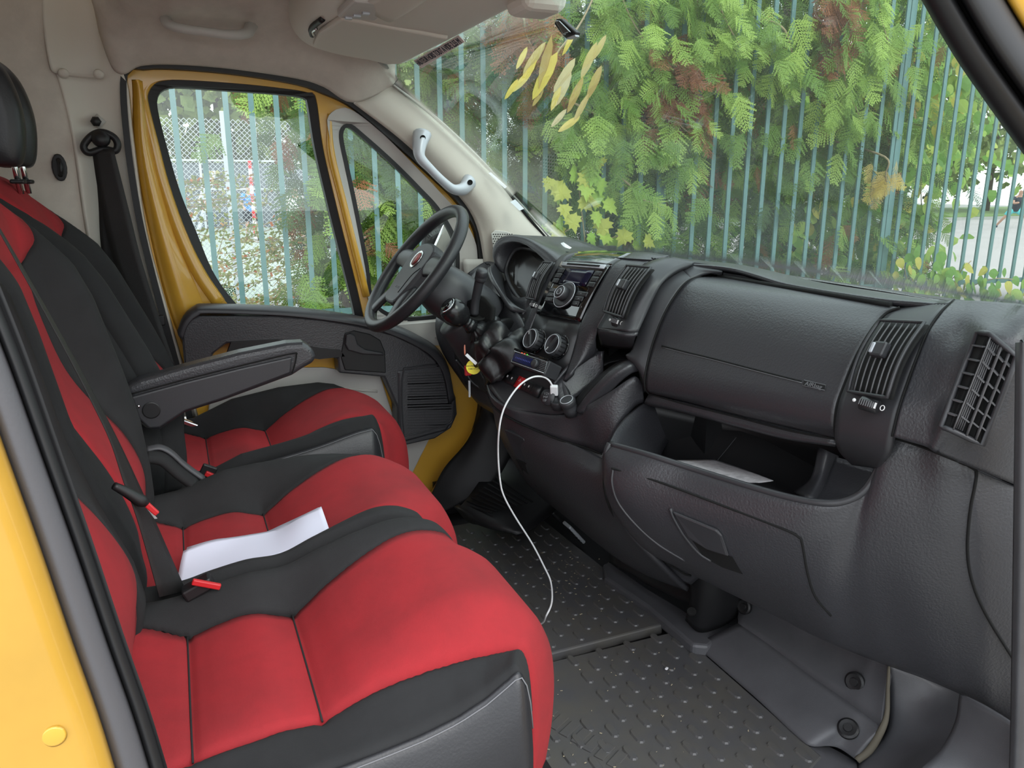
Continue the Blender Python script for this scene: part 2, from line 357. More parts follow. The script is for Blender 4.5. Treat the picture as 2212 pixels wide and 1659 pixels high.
for q in ((137, 158), (213, 160)):
    lathe('screw_cap', [(0.013, 0), (0.013, 0.004), (0.004, 0.006)], at(q[0], q[1], 2.455), (0, -1, -0.5), M['beigep'], wb, seg=14)
lathe('belt_height_slot', [(0.001, 0), (0.02, 0), (0.02, 0.004)], at(212, 262, 2.5), (0, -1, 0), M['lgrey'], wb, seg=4)
hk = lathe('coat_hook', [(0.012, 0), (0.014, 0.012), (0.008, 0.018)], at(208, 263, 2.495), (0, -1, 0), M['plasticd'], seg=6); tag(hk, 'small black clip on the beige pillar above the driver seat belt loop', 'clip')
ck = thing('coat_hook', at(129, 362, 2.46), 'black oval coat hook on the beige cloth wall beside the seat belt', 'coat hook')
M_o = at(129, 362, 2.46)
prism('back_plate', [M_o+V((0.018*math.cos(a), 0, 0.036*math.sin(a))) for a in [i*math.pi/8 for i in range(16)]], (0, -0.01, 0), M['plasticd'], ck, bevel=0.003)
tube('hook', [M_o+V((0, -0.008, 0.02)), M_o+V((0.004, -0.02, 0.01)), M_o+V((0.004, -0.022, -0.01)), M_o+V((0, -0.01, -0.02))], 0.006, M['plasticd'], ck, n=9)

# far body side below the window: yellow door opening and inner skin
door = thing('driver_door', at(700, 660, 2.52), 'yellow driver door with black armrest panel and clear window on the far side', 'door')
seal_o = [(262, 158), (268, 300), (296, 480), (340, 660), (392, 850), (440, 1000), (600, 1110), (905, 1100), (960, 1060), (1010, 1000), (1048, 900), (1052, 780), (1052, 640), (1050, 560), (1038, 490), (1000, 430), (950, 380), (860, 298), (770, 222), (700, 188), (640, 168), (500, 146), (360, 135), (300, 138)]
def off(pts, d, cx=640, cy=560):      # shrink a pixel outline towards its centre line by d pixels
    n = len(pts); out = []
    for i in range(n):
        a = pts[i-1]; b = pts[(i+1) % n]; tx, ty = b[0]-a[0], b[1]-a[1]; l = math.hypot(tx, ty); nx, ny = -ty/l, tx/l
        if (cx-pts[i][0])*nx+(cy-pts[i][1])*ny < 0: nx, ny = -nx, -ny
        out.append((pts[i][0]+nx*d, pts[i][1]+ny*d))
    return out
rs = ring('door_seal', P(off(seal_o, -1), 2.485), P(off(seal_o, 13), 2.485), (0, 0.03, 0), M['rubber'], None, n=160)
tag(rs, 'black rubber seal running round the far door opening', 'door seal')
win_o = [(314, 215), (318, 190), (335, 176), (380, 171), (500, 178), (600, 188), (664, 198), (684, 212), (700, 320), (730, 450), (790, 700), (780, 760), (640, 740), (530, 700), (490, 656), (440, 590), (400, 500), (362, 410), (330, 300)]
win_i = [(340, 230), (343, 204), (358, 192), (390, 189), (500, 196), (600, 203), (655, 211), (664, 222), (680, 320), (710, 450), (768, 690), (760, 730), (650, 710), (550, 690), (508, 654), (462, 590), (424, 500), (388, 410), (356, 300)]
qo = [(708, 270), (714, 246), (735, 234), (765, 240), (830, 292), (900, 362), (960, 425), (1000, 470), (1026, 520), (1032, 560), (1034, 640), (1028, 720), (960, 745), (830, 735), (800, 660), (762, 500), (730, 380)]
yd = ring('door_frame', P(off(seal_o, 11), 2.515), [P(off(win_o, 1), 2.515), P(off(qo, 4, 880, 520), 2.515)], (0, 0.03, 0), M['yellow'], door, n=200)
# raised yellow bead along the window and its rear flank
tube('frame_bead', P([(380, 166), (335, 172), (312, 198), (312, 230), (330, 310), (352, 400), (388, 505), (428, 590), (472, 655)], 2.525), [0.007, 0.009, 0.011, 0.013, 0.016, 0.018, 0.02, 0.022, 0.022], M['yellow'], door, n=48, flat=1.0)
tube('frame_bead', P([(380, 166), (500, 173), (600, 183), (668, 192), (690, 208), (706, 320), (736, 450), (780, 640)], 2.525), 0.007, M['yellow'], door, n=50)
tube('frame_bead', P([(712, 246), (716, 330), (745, 450), (792, 640)], 2.51), [0.006, 0.012, 0.012, 0.012], M['yellow'], door, n=24)
patch('frame_flank', [P([(284, 172), (286, 200), (290, 330), (322, 500), (362, 660), (400, 760)], 2.515), P([(296, 172), (302, 200), (312, 330), (350, 500), (398, 660), (430, 760)], 2.49), P([(310, 176), (314, 220), (332, 330), (380, 500), (440, 640), (470, 740)], 2.52)], M['yellow'], door)
ring('window_seal', P(win_o, 2.525), P(win_i, 2.535), (0, 0.035, 0), M['rubber'], door, n=160)
gl = prism('window_glass', P(off(win_i, -4), 2.553), (0, 0.004, 0), M['glass'], door)
# fixed quarter window
qi = [(736, 300), (740, 276), (756, 270), (785, 292), (850, 350), (905, 405), (950, 455), (985, 520), (990, 580), (985, 640), (960, 680), (870, 690), (806, 655), (790, 570), (765, 440), (748, 360)]
ring('quarter_surround', P(qo, 2.50), P(qi, 2.52), (0, 0.02, 0), M['lgrey'], door, n=140, bevel=0.003)
ring('quarter_seal', P(off(qi, -3, 850, 480), 2.515), P(off(qi, 6, 850, 480), 2.515), (0, 0.02, 0), M['rubber'], door, n=140)
prism('quarter_glass', P(qi, 2.53), (0, 0.004, 0), M['glass'], door)
patch('quarter_trim', [P([(1000, 560), (1004, 620), (990, 690), (940, 730)], 2.49), P([(1048, 560), (1052, 640), (1046, 720), (1000, 775)], 2.47)], M['lgrey'], door)
# door lower skin
prism('lower_skin', P([(392, 700), (400, 860), (440, 1000), (600, 1110), (905, 1090), (960, 1040), (1010, 960), (1046, 880), (1050, 700)], 2.545), (0, 0.02, 0), M['yellow'], door)
prism('grey_lower_panel', P([(455, 850), (530, 800), (600, 795), (700, 794), (822, 812), (850, 900), (935, 935), (890, 1025), (800, 1060), (520, 1050), (440, 960)], 2.498), (0, 0.012, 0), M['lgrey'], door, bevel=0.004)
box('card_pocket_back', at(700, 850, 2.525), (0.45, 0.01, 0.12), M['lgrey'], door)
# armrest panel
top = [(385, 712), (398, 680), (420, 660), (450, 655), (600, 660), (700, 670), (780, 683), (850, 700), (905, 725), (945, 752), (968, 790), (980, 850)]
patch('armrest_top', [P(top, 2.50), P([(x-2, y+2) for x, y in top], 2.44), P([(x+(2 if x > 900 else 0), y+12) for x, y in top], 2.41), P([(x+(8 if x < 430 else 4 if x < 800 else -8), y+22) for x, y in top], 2.405)], M['plastic2'], door)
face_o = P([(392, 712), (405, 690), (430, 682), (600, 682), (700, 690), (775, 703), (850, 722), (905, 748), (940, 776), (962, 820), (985, 860), (988, 895), (975, 925), (940, 948), (860, 966), (858, 880), (830, 815), (732, 806), (730, 775), (690, 770), (560, 742), (490, 742), (460, 765), (455, 790), (430, 812), (400, 815)], 2.425)
prism('armrest_face', face_o, (0, 0.075, 0), M['plastic'], door, bevel=0.006)
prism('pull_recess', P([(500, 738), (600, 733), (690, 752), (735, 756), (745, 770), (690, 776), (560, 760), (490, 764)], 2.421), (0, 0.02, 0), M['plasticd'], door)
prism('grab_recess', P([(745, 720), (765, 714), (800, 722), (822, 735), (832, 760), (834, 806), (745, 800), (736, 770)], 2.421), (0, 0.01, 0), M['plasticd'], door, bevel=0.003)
prism('door_handle', P([(748, 724), (758, 720), (768, 726), (774, 745), (790, 756), (828, 763), (830, 768), (785, 766), (752, 757), (746, 744)], 2.405), (0, 0.016, 0), M['plastic2'], door, bevel=0.004)
tube('speaker_rim', P([(872, 802), (885, 795), (962, 792), (975, 850), (978, 895), (965, 918), (880, 940), (872, 930), (868, 850)], 2.42), 0.0025, M['plastic2'], door, n=50, closed=True)
gv = []
for i in range(22):
    y = 806+i*5.6; x1 = 965+min(10, i)*1.0-max(0, i-17)*3
    gv.append(barvf(at(880, y+1, 2.422), at(x1, y-3+i*0.1, 2.422), 0.0035, 0.004, (0, 0, 1)))
joined('speaker_grille', gv, M['plastic2'], door)['kind'] = 'stuff'
lathe('lock_knob', [(0.009, 0), (0.009, 0.012), (0.012, 0.014), (0.012, 0.026), (0.007, 0.03)], at(914, 725, 2.46), (0, 0, 1), M['plasticd'], door, seg=16)
tube('door_pocket_edge', P([(520, 880), (600, 850), (700, 838), (815, 845)], 2.50), 0.006, M['lgrey'], door, n=20)
prism('speaker_pod', P([(858, 800), (960, 790), (986, 860), (986, 900), (965, 932), (862, 960)], 2.42), (0, 0.09, 0), M['plastic'], door, bevel=0.01)

# A-pillar trim on the far side, sill and wheel-arch liner
tr2 = patch('trim_2', [P([(764, 224, 2.47), (800, 206, 2.455), (838, 186, 2.45), (848, 182, 2.46)]), P([(868, 304, 2.47), (905, 290, 2.44), (938, 262, 2.44), (946, 254, 2.46)]), P([(965, 395, 2.47), (1005, 390, 2.43), (1050, 372, 2.435), (1060, 364, 2.46)]),
    P([(1022, 470, 2.475), (1068, 480, 2.43), (1130, 478, 2.435), (1142, 468, 2.46)]), P([(1044, 560, 2.47), (1100, 580, 2.43), (1185, 550, 2.435), (1212, 530, 2.46)]), P([(1052, 680, 2.47), (1110, 690, 2.43), (1200, 650, 2.435), (1260, 600, 2.46)])], M['beigep'], thick=0.01)
struct(tr2, 'light beige windscreen pillar trim on the driver side')
tube('panel_joint', P([(760, 222, 2.46), (800, 204, 2.445), (842, 183, 2.45)]), 0.0015, M['rubber'], tr2, n=10)
tube('glass_edge_lip', P([(850, 184, 2.442), (946, 258, 2.442), (1060, 368, 2.442), (1200, 527, 2.442)]), 0.0035, M['lgrey'], tr2, n=30)
sp = prism('speaker_mesh', P([(1061, 505), (1070, 497), (1095, 500), (1118, 512), (1090, 540), (1070, 550), (1066, 540)], 2.425), (0, 0.006, 0), M['lgrey'], tr2, bevel=0.002)
dots = []
for i in range(9):
    for j in range(9):
        x, y = 1066+j*5+(i % 2)*2.5, 506+i*5
        if x < 1112-(i*4.5) or i < 3:
            if x < 1108: c = at(x, y, 2.4235); dots.append(barvf(c, c+V((0, 0.002, 0)), 0.0035, 0.0035, (1, 0, 0)))
joined('mesh_holes', dots, M['hole'], sp)['kind'] = 'stuff'
# yellow sill and step at the foot of the far opening
st = patch('trim_3', [P([(1046, 760, 2.47), (1042, 880, 2.47), (1000, 960, 2.47), (950, 1030, 2.47), (925, 1075, 2.47)]), P([(1090, 760, 2.43), (1075, 900, 2.43), (1040, 980, 2.42), (975, 1060, 2.41), (935, 1100, 2.40)])], M['yellow'])
struct(st, 'yellow painted edge of the far door opening')
lin = patch('trim_4', [P([(1046, 870, 2.455), (1010, 950, 2.44), (960, 1010, 2.43), (935, 1060, 2.42), (925, 1080, 2.42)]), P([(1070, 900, 2.40), (1035, 970, 2.39), (1000, 1030, 2.38), (965, 1070, 2.38), (940, 1095, 2.40)]),
    P([(1120, 950, 2.36), (1090, 1010, 2.34), (1060, 1050, 2.33), (1000, 1085, 2.34), (945, 1110, 2.38)])], M['rubber'])
struct(lin, 'black plastic wheel-arch liner beside the pedals')
ramp = patch('trim_5', [P([(1110, 930), (1180, 960), (1260, 1050)], x=1.24), P([(1010, 1075, 2.24), (1075, 1120, 2.08), (1130, 1150, 2.0)]), P([(980, 1095, 2.30), (1020, 1132, 2.22), (1085, 1128, 2.12)])], M['plasticd'])
struct(ramp, 'black ribbed footrest ramp at the left of the pedals')
ribs = [barvf(at(1000+i*9, 1090-i*7.5, 2.22), at(1062+i*11, 1108-i*3, 2.10), 0.006, 0.004, (1, 0, 0)) for i in range(9)]
joined('footrest_ribs', ribs, M['plasticd'], ramp)['kind'] = 'stuff'

# roof: headliner over the far door, ceiling, windscreen header
hd = patch('ceiling', [P([(224, 70, 2.47), (244, 128, 2.47), (262, 156, 2.47), (300, 136, 2.47), (380, 132, 2.47), (500, 142, 2.47), (640, 163, 2.47), (700, 184, 2.46), (762, 218, 2.46), (850, 178, 2.46)]),
    P([(214, 20, 2.44), (236, 90, 2.44), (262, 118, 2.44), (300, 112, 2.44), (380, 108, 2.43), (500, 115, 2.43), (640, 135, 2.43), (710, 150, 2.43), (780, 178, 2.43), (850, 165, 2.44)]),
    P([(206, -10, 2.40), (226, 30, 2.40), (262, 60, 2.40), (320, 62, 2.39), (400, 62, 2.38), (500, 66, 2.38), (640, 80, 2.38), (720, 90, 2.38), (800, 110, 2.38), (850, 120, 2.40)]),
    P([(200, -60, 2.30), (220, -40, 2.28), (262, -20, 2.26), (320, -16, 2.24), (400, -12, 2.22), (500, -10, 2.22), (640, 0, 2.22), (720, 10, 2.22), (800, 20, 2.22), (850, 30, 2.24)]),
    [V((x, 1.9, 1.70)) for x in np.linspace(-0.5, 0.75, 10)], [V((x, 1.3, 1.72)) for x in np.linspace(-0.5, 0.75, 10)], [V((x, 0.72, 1.66)) for x in np.linspace(-0.5, 0.75, 10)]], M['beige'])
tube('cloth_edge', P([(204, -12, 2.395), (214, 40, 2.43), (226, 80, 2.455), (243, 126, 2.462), (262, 155, 2.465)]), 0.0022, M['bark_dark'], hd, n=24)
struct(hd, 'beige cloth headliner curving down to the far door')
rf = struct(box('trim_6', (0.1, 1.55, 1.80), (1.4, 1.9, 0.05), M['yellow'], bevel=0.02), 'yellow roof skin of the van'); 
bk = struct(box('wall_back', (-0.62, 1.55, 0.80), (0.04, 1.9, 1.95), M['beige'], bevel=0), 'beige partition behind the seats')
# overhead console
oc = thing('overhead_console', (0.5, 1.7, 1.5), 'beige overhead shelf console with dome lamp and folded visor above the windscreen', 'overhead console')
prof = [(x, z+.054*min(1, (1.70-z)/.2)) for x, z in [(0.665, 1.452), (0.63, 1.440), (0.56, 1.447), (0.50, 1.452), (0.43, 1.462), (0.375, 1.478), (0.345, 1.51), (0.338, 1.56), (0.338, 1.62), (0.34, 1.68)]]
rows = []
for y, s, dz in ((2.44, 0.35, 0.085), (2.41, 0.62, 0.045), (2.36, 0.86, 0.014), (2.28, 0.97, 0.0), (2.1, 1, 0), (1.5, 1, 0), (0.75, 1, 0)):
    rows.append([V((0.62+(x-0.62)*s if x < 0.62 else x, y, z+dz)) for x, z in prof])
patch('console_shell', rows, M['beigep'], oc, thick=0.01)
vz = lambda x: 1.447+max(0, (0.56-x))*0.10-0.002
prism('sun_visor', [(0.385, 2.22, 1.518), (0.60, 2.28, 1.493), (0.625, 2.23, 1.489), (0.625, 1.82, 1.489), (0.385, 1.85, 1.518), (0.372, 2.05, 1.520)], (0, 0, -0.014), M['beigep'], oc, bevel=0.006, segs=3)
tube('visor_hinge', [(0.372, 2.12, 1.515), (0.364, 2.09, 1.518), (0.366, 2.05, 1.518)], 0.004, M['chrome'], oc, n=12)
tube('visor_gap', [(0.374, 2.16, 1.522), (0.360, 2.08, 1.524), (0.366, 1.96, 1.524)], 0.007, M['rubber'], oc, n=12)
lampc = at(788, 14, z=1.512)
dl = box('dome_lamp', lampc, (0.085, 0.17, 0.022), M['lgrey'], oc, bevel=0.008, segs=3)
for k, (dy, r_) in enumerate(((0.035, 0.026), (-0.02, 0.026))):
    lathe('lamp_lens', [(r_, 0), (r_, 0.003), (r_*0.8, 0.003), (r_*0.75, -0.001)], lampc+V((0.012-0.024*k, dy, -0.011)), (0, 0, -1), M['lgrey'], dl, seg=24)
for k in range(3): box('lamp_switch', lampc+V((-0.022+0.012*k, 0.062-0.03*k, -0.013)), (0.016, 0.013, 0.006), M['silver'], dl, bevel=0.002)
patch('header_step', [[V((0.50, 1.8, 1.506)), V((0.50, 1.5, 1.504)), V((0.50, 0.8, 1.504))], [V((0.47, 1.78, 1.494)), V((0.47, 1.5, 1.484)), V((0.47, 0.8, 1.484))], [V((0.40, 1.74, 1.514)), V((0.40, 1.5, 1.494)), V((0.40, 0.8, 1.494))]], M['beigep'], oc)
box('mirror_shroud', at(1158, 8, 1.42), (0.09, 0.10, 0.04), M['beigep'], oc, bevel=0.02, segs=3)
rg = tube('grab_handle', P([(356, 34, 2.34), (362, 50, 2.30), (385, 60, 2.27), (440, 68, 2.26), (500, 75, 2.26), (533, 71, 2.29), (543, 55, 2.34)]), [0.016, 0.014, 0.012, 0.011, 0.012, 0.014, 0.018], M['lgrey'], n=36)
tag(rg, 'beige folded grab handle on the headliner above the far window', 'grab handle')
for q in ((363, 34), (535, 54)): lathe('mount', [(0.022, 0), (0.02, 0.015), (0.014, 0.02)], at(q[0], q[1], 2.365), (0, -1, -0.6), M['lgrey'], rg, seg=16)
# pillar grab handle
gh = thing('grab_handle', at(960, 350, 2.41), 'silver grey grab handle with two screws on the windscreen pillar', 'grab handle')
tube('handle_bar', P([(912, 290, 2.425), (906, 315, 2.40), (908, 340, 2.385), (930, 365, 2.38), (955, 390, 2.38), (978, 408, 2.39), (1000, 408, 2.405), (1014, 392, 2.425)]), [0.030, 0.022, 0.016, 0.0135, 0.0135, 0.015, 0.022, 0.028], M['silver'], gh, seg=14, n=48, flat=0.85)
for q in ((913, 298), (1015, 394)): lathe('screw_hole', [(0.0085, 0), (0.0085, 0.004), (0.006, 0.002)], at(q[0], q[1], 2.392), (0, -1, 0), M['hole'], gh, seg=16)
# windscreen
WSF = [at(846, 178, 2.455), at(1200, 528, 2.455)]     # far edge
WSN = [at(1985, -12, 0.65), at(2250, 380, 0.65)]
base_f = V((1.24, 2.46, 0.93)); base_n = V((1.16, 0.64, 1.0))
def wsp(t, s):   # t across (0 far, 1 near), s down
    a = V((0.565, 2.46, 1.525)).lerp(V((1.26, 2.46, 0.925)), s); b = V((0.59, 0.60, 1.49)).lerp(V((1.26, 0.60, 0.935)), s)
    p = a.lerp(b, t); bul = 4*t*(1-t); p.x += 0.13*bul*(0.4+0.6*s); return p
wsr = [[wsp(t, s) for t in np.linspace(0, 1, 17)] for s in np.linspace(0, 1, 9)]
ws = struct(gridmesh('window_1', wsr, M['wsglass'], thick=0.005), 'wide windscreen looking out on the teal fence')
tube('glass_border', [at(1260, 590, 2.45)]+P([(1190, 527), (1060, 374), (950, 266), (858, 184), (848, 176), (852, 168)], 2.45)+[wsp(0.06, 0.0)]+[wsp(t, 0.0) for t in np.linspace(0.1, 1, 8)], 0.009, M['rubber'], ws, n=80, flat=0.6)
# near side: windscreen pillar, door seals, roof edge, rear pillar
npil = thing('passenger_door_frame', (1.1, 0.60, 1.2), 'dark pillar with rubber seals and yellow paint at the right of the windscreen', 'pillar')
def strip(name, a, b, ya, yb, m_, **k): return patch(name, [P(a, ya), P(b, yb)], m_, npil, **k)
A1 = [(1940, -90), (1990, 0), (2060, 120), (2130, 222), (2212, 335), (2300, 450)]
patch('pillar_inner', [P(A1, 0.63), P([(x+8, y-8) for x, y in A1], 0.60), P([(x+55, y-22) for x, y in A1], 0.585), P([(x+62, y-26) for x, y in A1], 0.61)], M['plasticd'], npil)
patch('seal_groove', [P([(x+60, y-24) for x, y in A1], 0.61), P([(x+72, y-30) for x, y in A1], 0.60)], M['hole'], npil)
patch('door_rubber', [P([(x+68, y-28) for x, y in A1], 0.60), P([(x+80, y-36) for x, y in A1], 0.575), P([(x+130, y-60) for x, y in A1], 0.575), P([(x+150, y-70) for x, y in A1], 0.60)], M['rubber'], npil)
patch('painted_edge', [P([(x+142, y-66) for x, y in A1], 0.60), P([(x+155, y-72) for x, y in A1], 0.58), P([(x+215, y-108) for x, y in A1], 0.57), P([(x+260, y-140) for x, y in A1], 0.57)], M['yellow'], npil)
patch('lower_post', [P([(2193, 740), (2190, 1000), (2186, 1300), (2182, 1560), (2178, 1700)], 0.66), P([(2212, 740), (2211, 1000), (2209, 1300), (2204, 1560), (2200, 1700)], 0.64), P([(2262, 740), (2262, 1000), (2262, 1300), (2262, 1560), (2262, 1700)], 0.64)], M['grey'], npil)
# rear pillar of the near opening
rp = thing('door_pillar', (-0.1, 0.62, 0.7), 'yellow painted door pillar with black rubber seal at the left edge', 'pillar')
Lr = [(-60, 500), (0, 640), (60, 790), (130, 985), (200, 1180), (270, 1385), (325, 1540), (362, 1659), (400, 1790)]
def sh(d, dy=0): return [(x-d, y+dy) for x, y in Lr]
patch('seal_lip', [P(sh(0), 0.66), P(sh(12), 0.645), P(sh(30), 0.64), P(sh(40), 0.65)], M['rubber'], rp)
patch('seal_face', [P(sh(38), 0.65), P(sh(50), 0.635), P(sh(92), 0.625), P(sh(118), 0.635)], M['sealg'], rp)
patch('painted_post', [P(sh(112), 0.632), P(sh(128), 0.615), P(sh(190), 0.60), P(sh(330), 0.595), P(sh(480), 0.59)], M['yellowd'], rp)
lathe('paint_dimple', [(0.009, -.0004), (0.007, 0.0003), (0.001, 0.0004)], at(116, 1592, 0.597), (0, -1, 0), M['yellow'], rp, seg=20)
# the open passenger door, just out of frame to the right, and the ground beside the van
pd = thing('passenger_door', (1.30, -0.1, 0.5), 'open yellow passenger door standing just beyond the right edge', 'door')
box('door_skin', (1.26, 0.00, 0.30), (0.06, 1.0, 1.15), M['yellow'], pd, bevel=0.02)
box('door_lining', (1.215, 0.02, -0.05), (0.03, 0.8, 0.30), M['lgrey'], pd, bevel=0.01)
struct(box('trim_7', (0.5, 0.66, -0.10), (1.9, 0.08, 0.14), M['grey'], bevel=0.02), 'grey step sill of the near door opening')

# outside ground
gr = struct(box('ground', (6, 10, -0.60), (120, 120, 0.1), M['ground'], bevel=0), 'pale dusty ground outside the van')
# ================================================================== SEATS
CP = [(-.15, .47), (-.10, .457), (-.045, .444), (0, .453), (.06, .460), (.12, .448), (.18, .487), (.25, .522), (.33, .546), (.395, .541), (.452, .508), (.483, .455), (.497, .40), (.498, .32), (.483, .22)]
CPI = crom([(x, 0, z) for x, z in CP], 71)
def smooth(t): t = max(0, min(1, t)); return t*t*(3-2*t)
EPX = [-.15, -.10, -.045, 0, .06, .12, .18, .25, .33, .40, .46, .51, .545, .562]; EPZ = [.49, .50, .512, .522, .532, .541, .550, .558, .564, .567, .565, .545, .47, .36]
NEARE = None
E_BENCH = ([-.15, -.05, .13, .25, .33, .40, .452, .49, .50], [.43, .43, .445, .458, .470, .487, .508, .530, .50])
E_DRIVER = ([-.15, -.06, .03, .24, .33, .40, .46, .51, .53], [.44, .45, .49, .525, .54, .55, .555, .54, .48])
FARE = None
E_MIDFAR = ([-.15, -.05, .05, .12, .25, .33, .40, .452, .49, .50], [.48, .492, .525, .532, .535, .530, .522, .50, .46, .40])
E_DRVFAR = ([-.15, -.07, .04, .18, .33, .40, .452, .49, .50], [.47, .48, .526, .548, .552, .541, .52, .46, .40])
def cush(u, v, hn, hf, ox=0, ncurl=True):       # u 0..70, v<0 near, v>0 far
    i = int(min(69, u)); f = u-i; p = CPI[i].lerp(CPI[i+1], f); x, z = p.x, p.z
    h = hn if v < 0 else hf; r = abs(v)/h; top = u < 62
    ez = float(np.interp(x, EPX, EPZ)) if top else z
    amt = smooth((r-0.60)/0.30)*(1.0 if h > .23 else .62); z0 = z
    if v < 0 and NEARE is not None:
        ez = float(np.interp(x, *NEARE)); a2 = smooth((r-.30)/.70) if NEARE is E_BENCH else smooth((r-.62)/.3); z = z+(ez-z)*a2*(1 if ez < z else (1 if u < 50 else smooth((62-u)/12)))
    elif v > 0 and FARE is not None:
        ez = float(np.interp(x, *FARE)); z = z+(ez-z)*smooth((r-.60)/.30)*(1 if ez > z else smooth((62-u)/12))
    elif top: z = z+(ez-z)*amt*(1 if ez > z else smooth((62-u)/8))
    k = smooth((r-0.35)/0.65)
    x -= (0.11 if v < 0 else 0.08)*k*smooth((x-0.15)/0.4)
    z -= (0.006 if (v < 0 and NEARE is E_BENCH) else 0.030)*smooth((r-0.92)/0.08)**2
    z -= 0.006*math.exp(-((x+0.045)/0.008)**2)*(r < 0.65)+0.006*math.exp(-((x-0.12)/0.008)**2)*(r < 0.65)
    return V((x+ox, v, z))
def zone(name, cy, va, vb, hn, hf, ox, mt, parent, u0=0, u1=70, m=12, label=None):
    R = []
    for u in np.linspace(u0, u1, 141):
        a = va(u) if callable(va) else va; b = vb(u) if callable(vb) else vb
        row = []
        for j in range(m+1):
            v = a+(b-a)*j/m; p = cush(u, v, hn, hf, ox)
            e = min(abs(v-a), abs(b-v)); p.z -= 0.005*max(0, 1-e/0.007)
            row.append(V((p.x, p.y+cy, p.z)))
        R.append(row)
    return gridmesh(name, R, mt, parent, label=label, thick=0.004)
def bw(u):    # half width of the red insert along the cushion
    x = CPI[int(min(70, u))].x
    return float(np.interp(x, [-.15, -.1, -.045, .03, .12, .2, .3, .4, .47, .52], [.172, .162, .146, .150, .143, .150, .162, .172, .182, .196]))
BP = [(-.13, .42), (-.115, .50), (-.105, .58), (-.13, .66), (-.175, .74), (-.215, .82), (-.24, .92), (-.252, 1.0), (-.262, 1.06), (-.275, 1.12), (-.31, 1.165), (-.36, 1.18)]
BPI = crom([(x, 0, z) for x, z in BP], 61)
LEAN = 0.0
EBZ = [.42, .5, .57, .675, .78, .936, 1.01, 1.13, 1.17, 1.19]; EBX = [-.105, -.095, -.096, -.104, -.124, -.160, -.19, -.238, -.27, -.31]
IBX = [-.115, -.100, -.112, -.150, -.180, -.206, -.222, -.258, -.28, -.33]; INNER = 0
def back(u, v, hw, ox):
    i = int(min(59, u)); p = BPI[i].lerp(BPI[i+1], u-i); x, z = p.x, p.z; r = abs(v)/hw
    ex = float(np.interp(z, EBZ, IBX if INNER*v > 0 else EBX)); x += (ex-x)*smooth((r-0.5)/0.3)
    x -= 0.05*smooth((r-0.88)/0.12)**1.5
    if z > 1.0: x -= 0.03*smooth((z-1.0)/0.2)*r*r
    if abs(z-1.005) < 0.03: x -= 0.012*math.exp(-((z-1.005)/0.008)**2)*(r < 0.6)
    x -= LEAN*max(0, z-.62)
    if z > 1.0: z -= 0.11*r**3*smooth((z-0.98)/0.2)
    return V((x+ox, v, z))
def bzone(name, cy, va, vb, hw, ox, mt, parent, u0=0, u1=60, m=12):
    R = []
    for u in np.linspace(u0, u1, 61):
        a = va(u) if callable(va) else va; b = vb(u) if callable(vb) else vb; row = []
        for j in range(m+1):
            v = a+(b-a)*j/m; p = back(u, v, hw, ox); e = min(abs(v-a), abs(b-v)); p.x -= 0.005*max(0, 1-e/0.007); row.append(V((p.x, p.y+cy, p.z)))
        R.append(row)
    return gridmesh(name, R, mt, parent, thick=0.004)
def rbw(u):
    z = BPI[int(min(60, u))].z
    return float(np.interp(z, [.42, .55, .68, .78, .95, 1.0, 1.06, 1.12], [.150, .145, .128, .112, .105, .11, .15, .17]))
def seat_unit(root, cy, hn, hf, ox=0.0, side=True, backside=True):
    ins = zone('seat_insert', cy, lambda u: -bw(u), lambda u: bw(u), hn, hf, ox, M['red'], root, label='red seat insert', m=16)
    for us in (min(range(71), key=lambda i: abs(CPI[i].x+.045)), min(range(71), key=lambda i: abs(CPI[i].x-.12))):
        tube('seam', [cush(us, v, hn, hf, ox)+V((0, cy, .0006)) for v in np.linspace(-bw(us), bw(us), 14)], .0016, M['fab'], ins, seg=6)
    zone('near_bolster', cy, -hn, lambda u: -bw(u), hn, hf, ox, M['fab'], root, u1=60)
    zone('far_bolster', cy, lambda u: bw(u), hf, hn, hf, ox, M['fab'], root, u1=60)
    # vertical sides
    for s, h, nm in ((-1, hn, 'near_side'), (1, hf, 'far_side')):
        if s < 0 and not side: continue
        E = [cush(u, s*h, hn, hf, ox)+V((0, cy, 0)) for u in np.linspace(0, 60, 61)]
        tail = [E[-1]+V((0.0, 0, -0.05)), E[-1]+V((-0.01, 0, -0.12))] if E[-1].z > .4 else [E[-1]+V((0, 0, -.02))]
        rows = [E]
        for d, o in ((0.018, 0.012), (0.07, 0.028), (0.14, 0.030), (0.24, 0.0)):
            rows.append([V((p.x-(0.0+0.25*d*smooth((p.x-ox-0.30)/0.15)), p.y+s*o, max(0.20, min(p.z-d, 0.47-d+0.04)) if d > 0.1 else p.z-d)) for p in E])
        patch(nm, rows, M['vinyl'], root, n=20, m=61, thick=0.003)
        if s < 0: tube('stitching', [E[i]+V((0, -0.0065, -0.005)) for i in range(3, 60, 2)], 0.0011, M['dimmark'], root, seg=5)
    # front lower face under the insert
    bzone('back_insert', cy, lambda u: -rbw(u), lambda u: rbw(u), 0.225, ox, M['red'], root, m=12)
    bzone('near_back_bolster', cy, -0.225, lambda u: -rbw(u), 0.225, ox, M['fab'], root)
    bzone('far_back_bolster', cy, lambda u: rbw(u), 0.225, 0.225, ox, M['fab'], root)
    for s in (-1, 1):
        E = [back(u, s*0.225, 0.225, ox)+V((0, cy, 0)) for u in np.linspace(0, 60, 31)]
        patch('back_side', [E, [p+V((-0.06, s*0.012, -0.005)) for p in E], [p+V((-0.13, 0, -0.012)) for p in E]], M['fab'], root, n=8, m=31, thick=0.003)
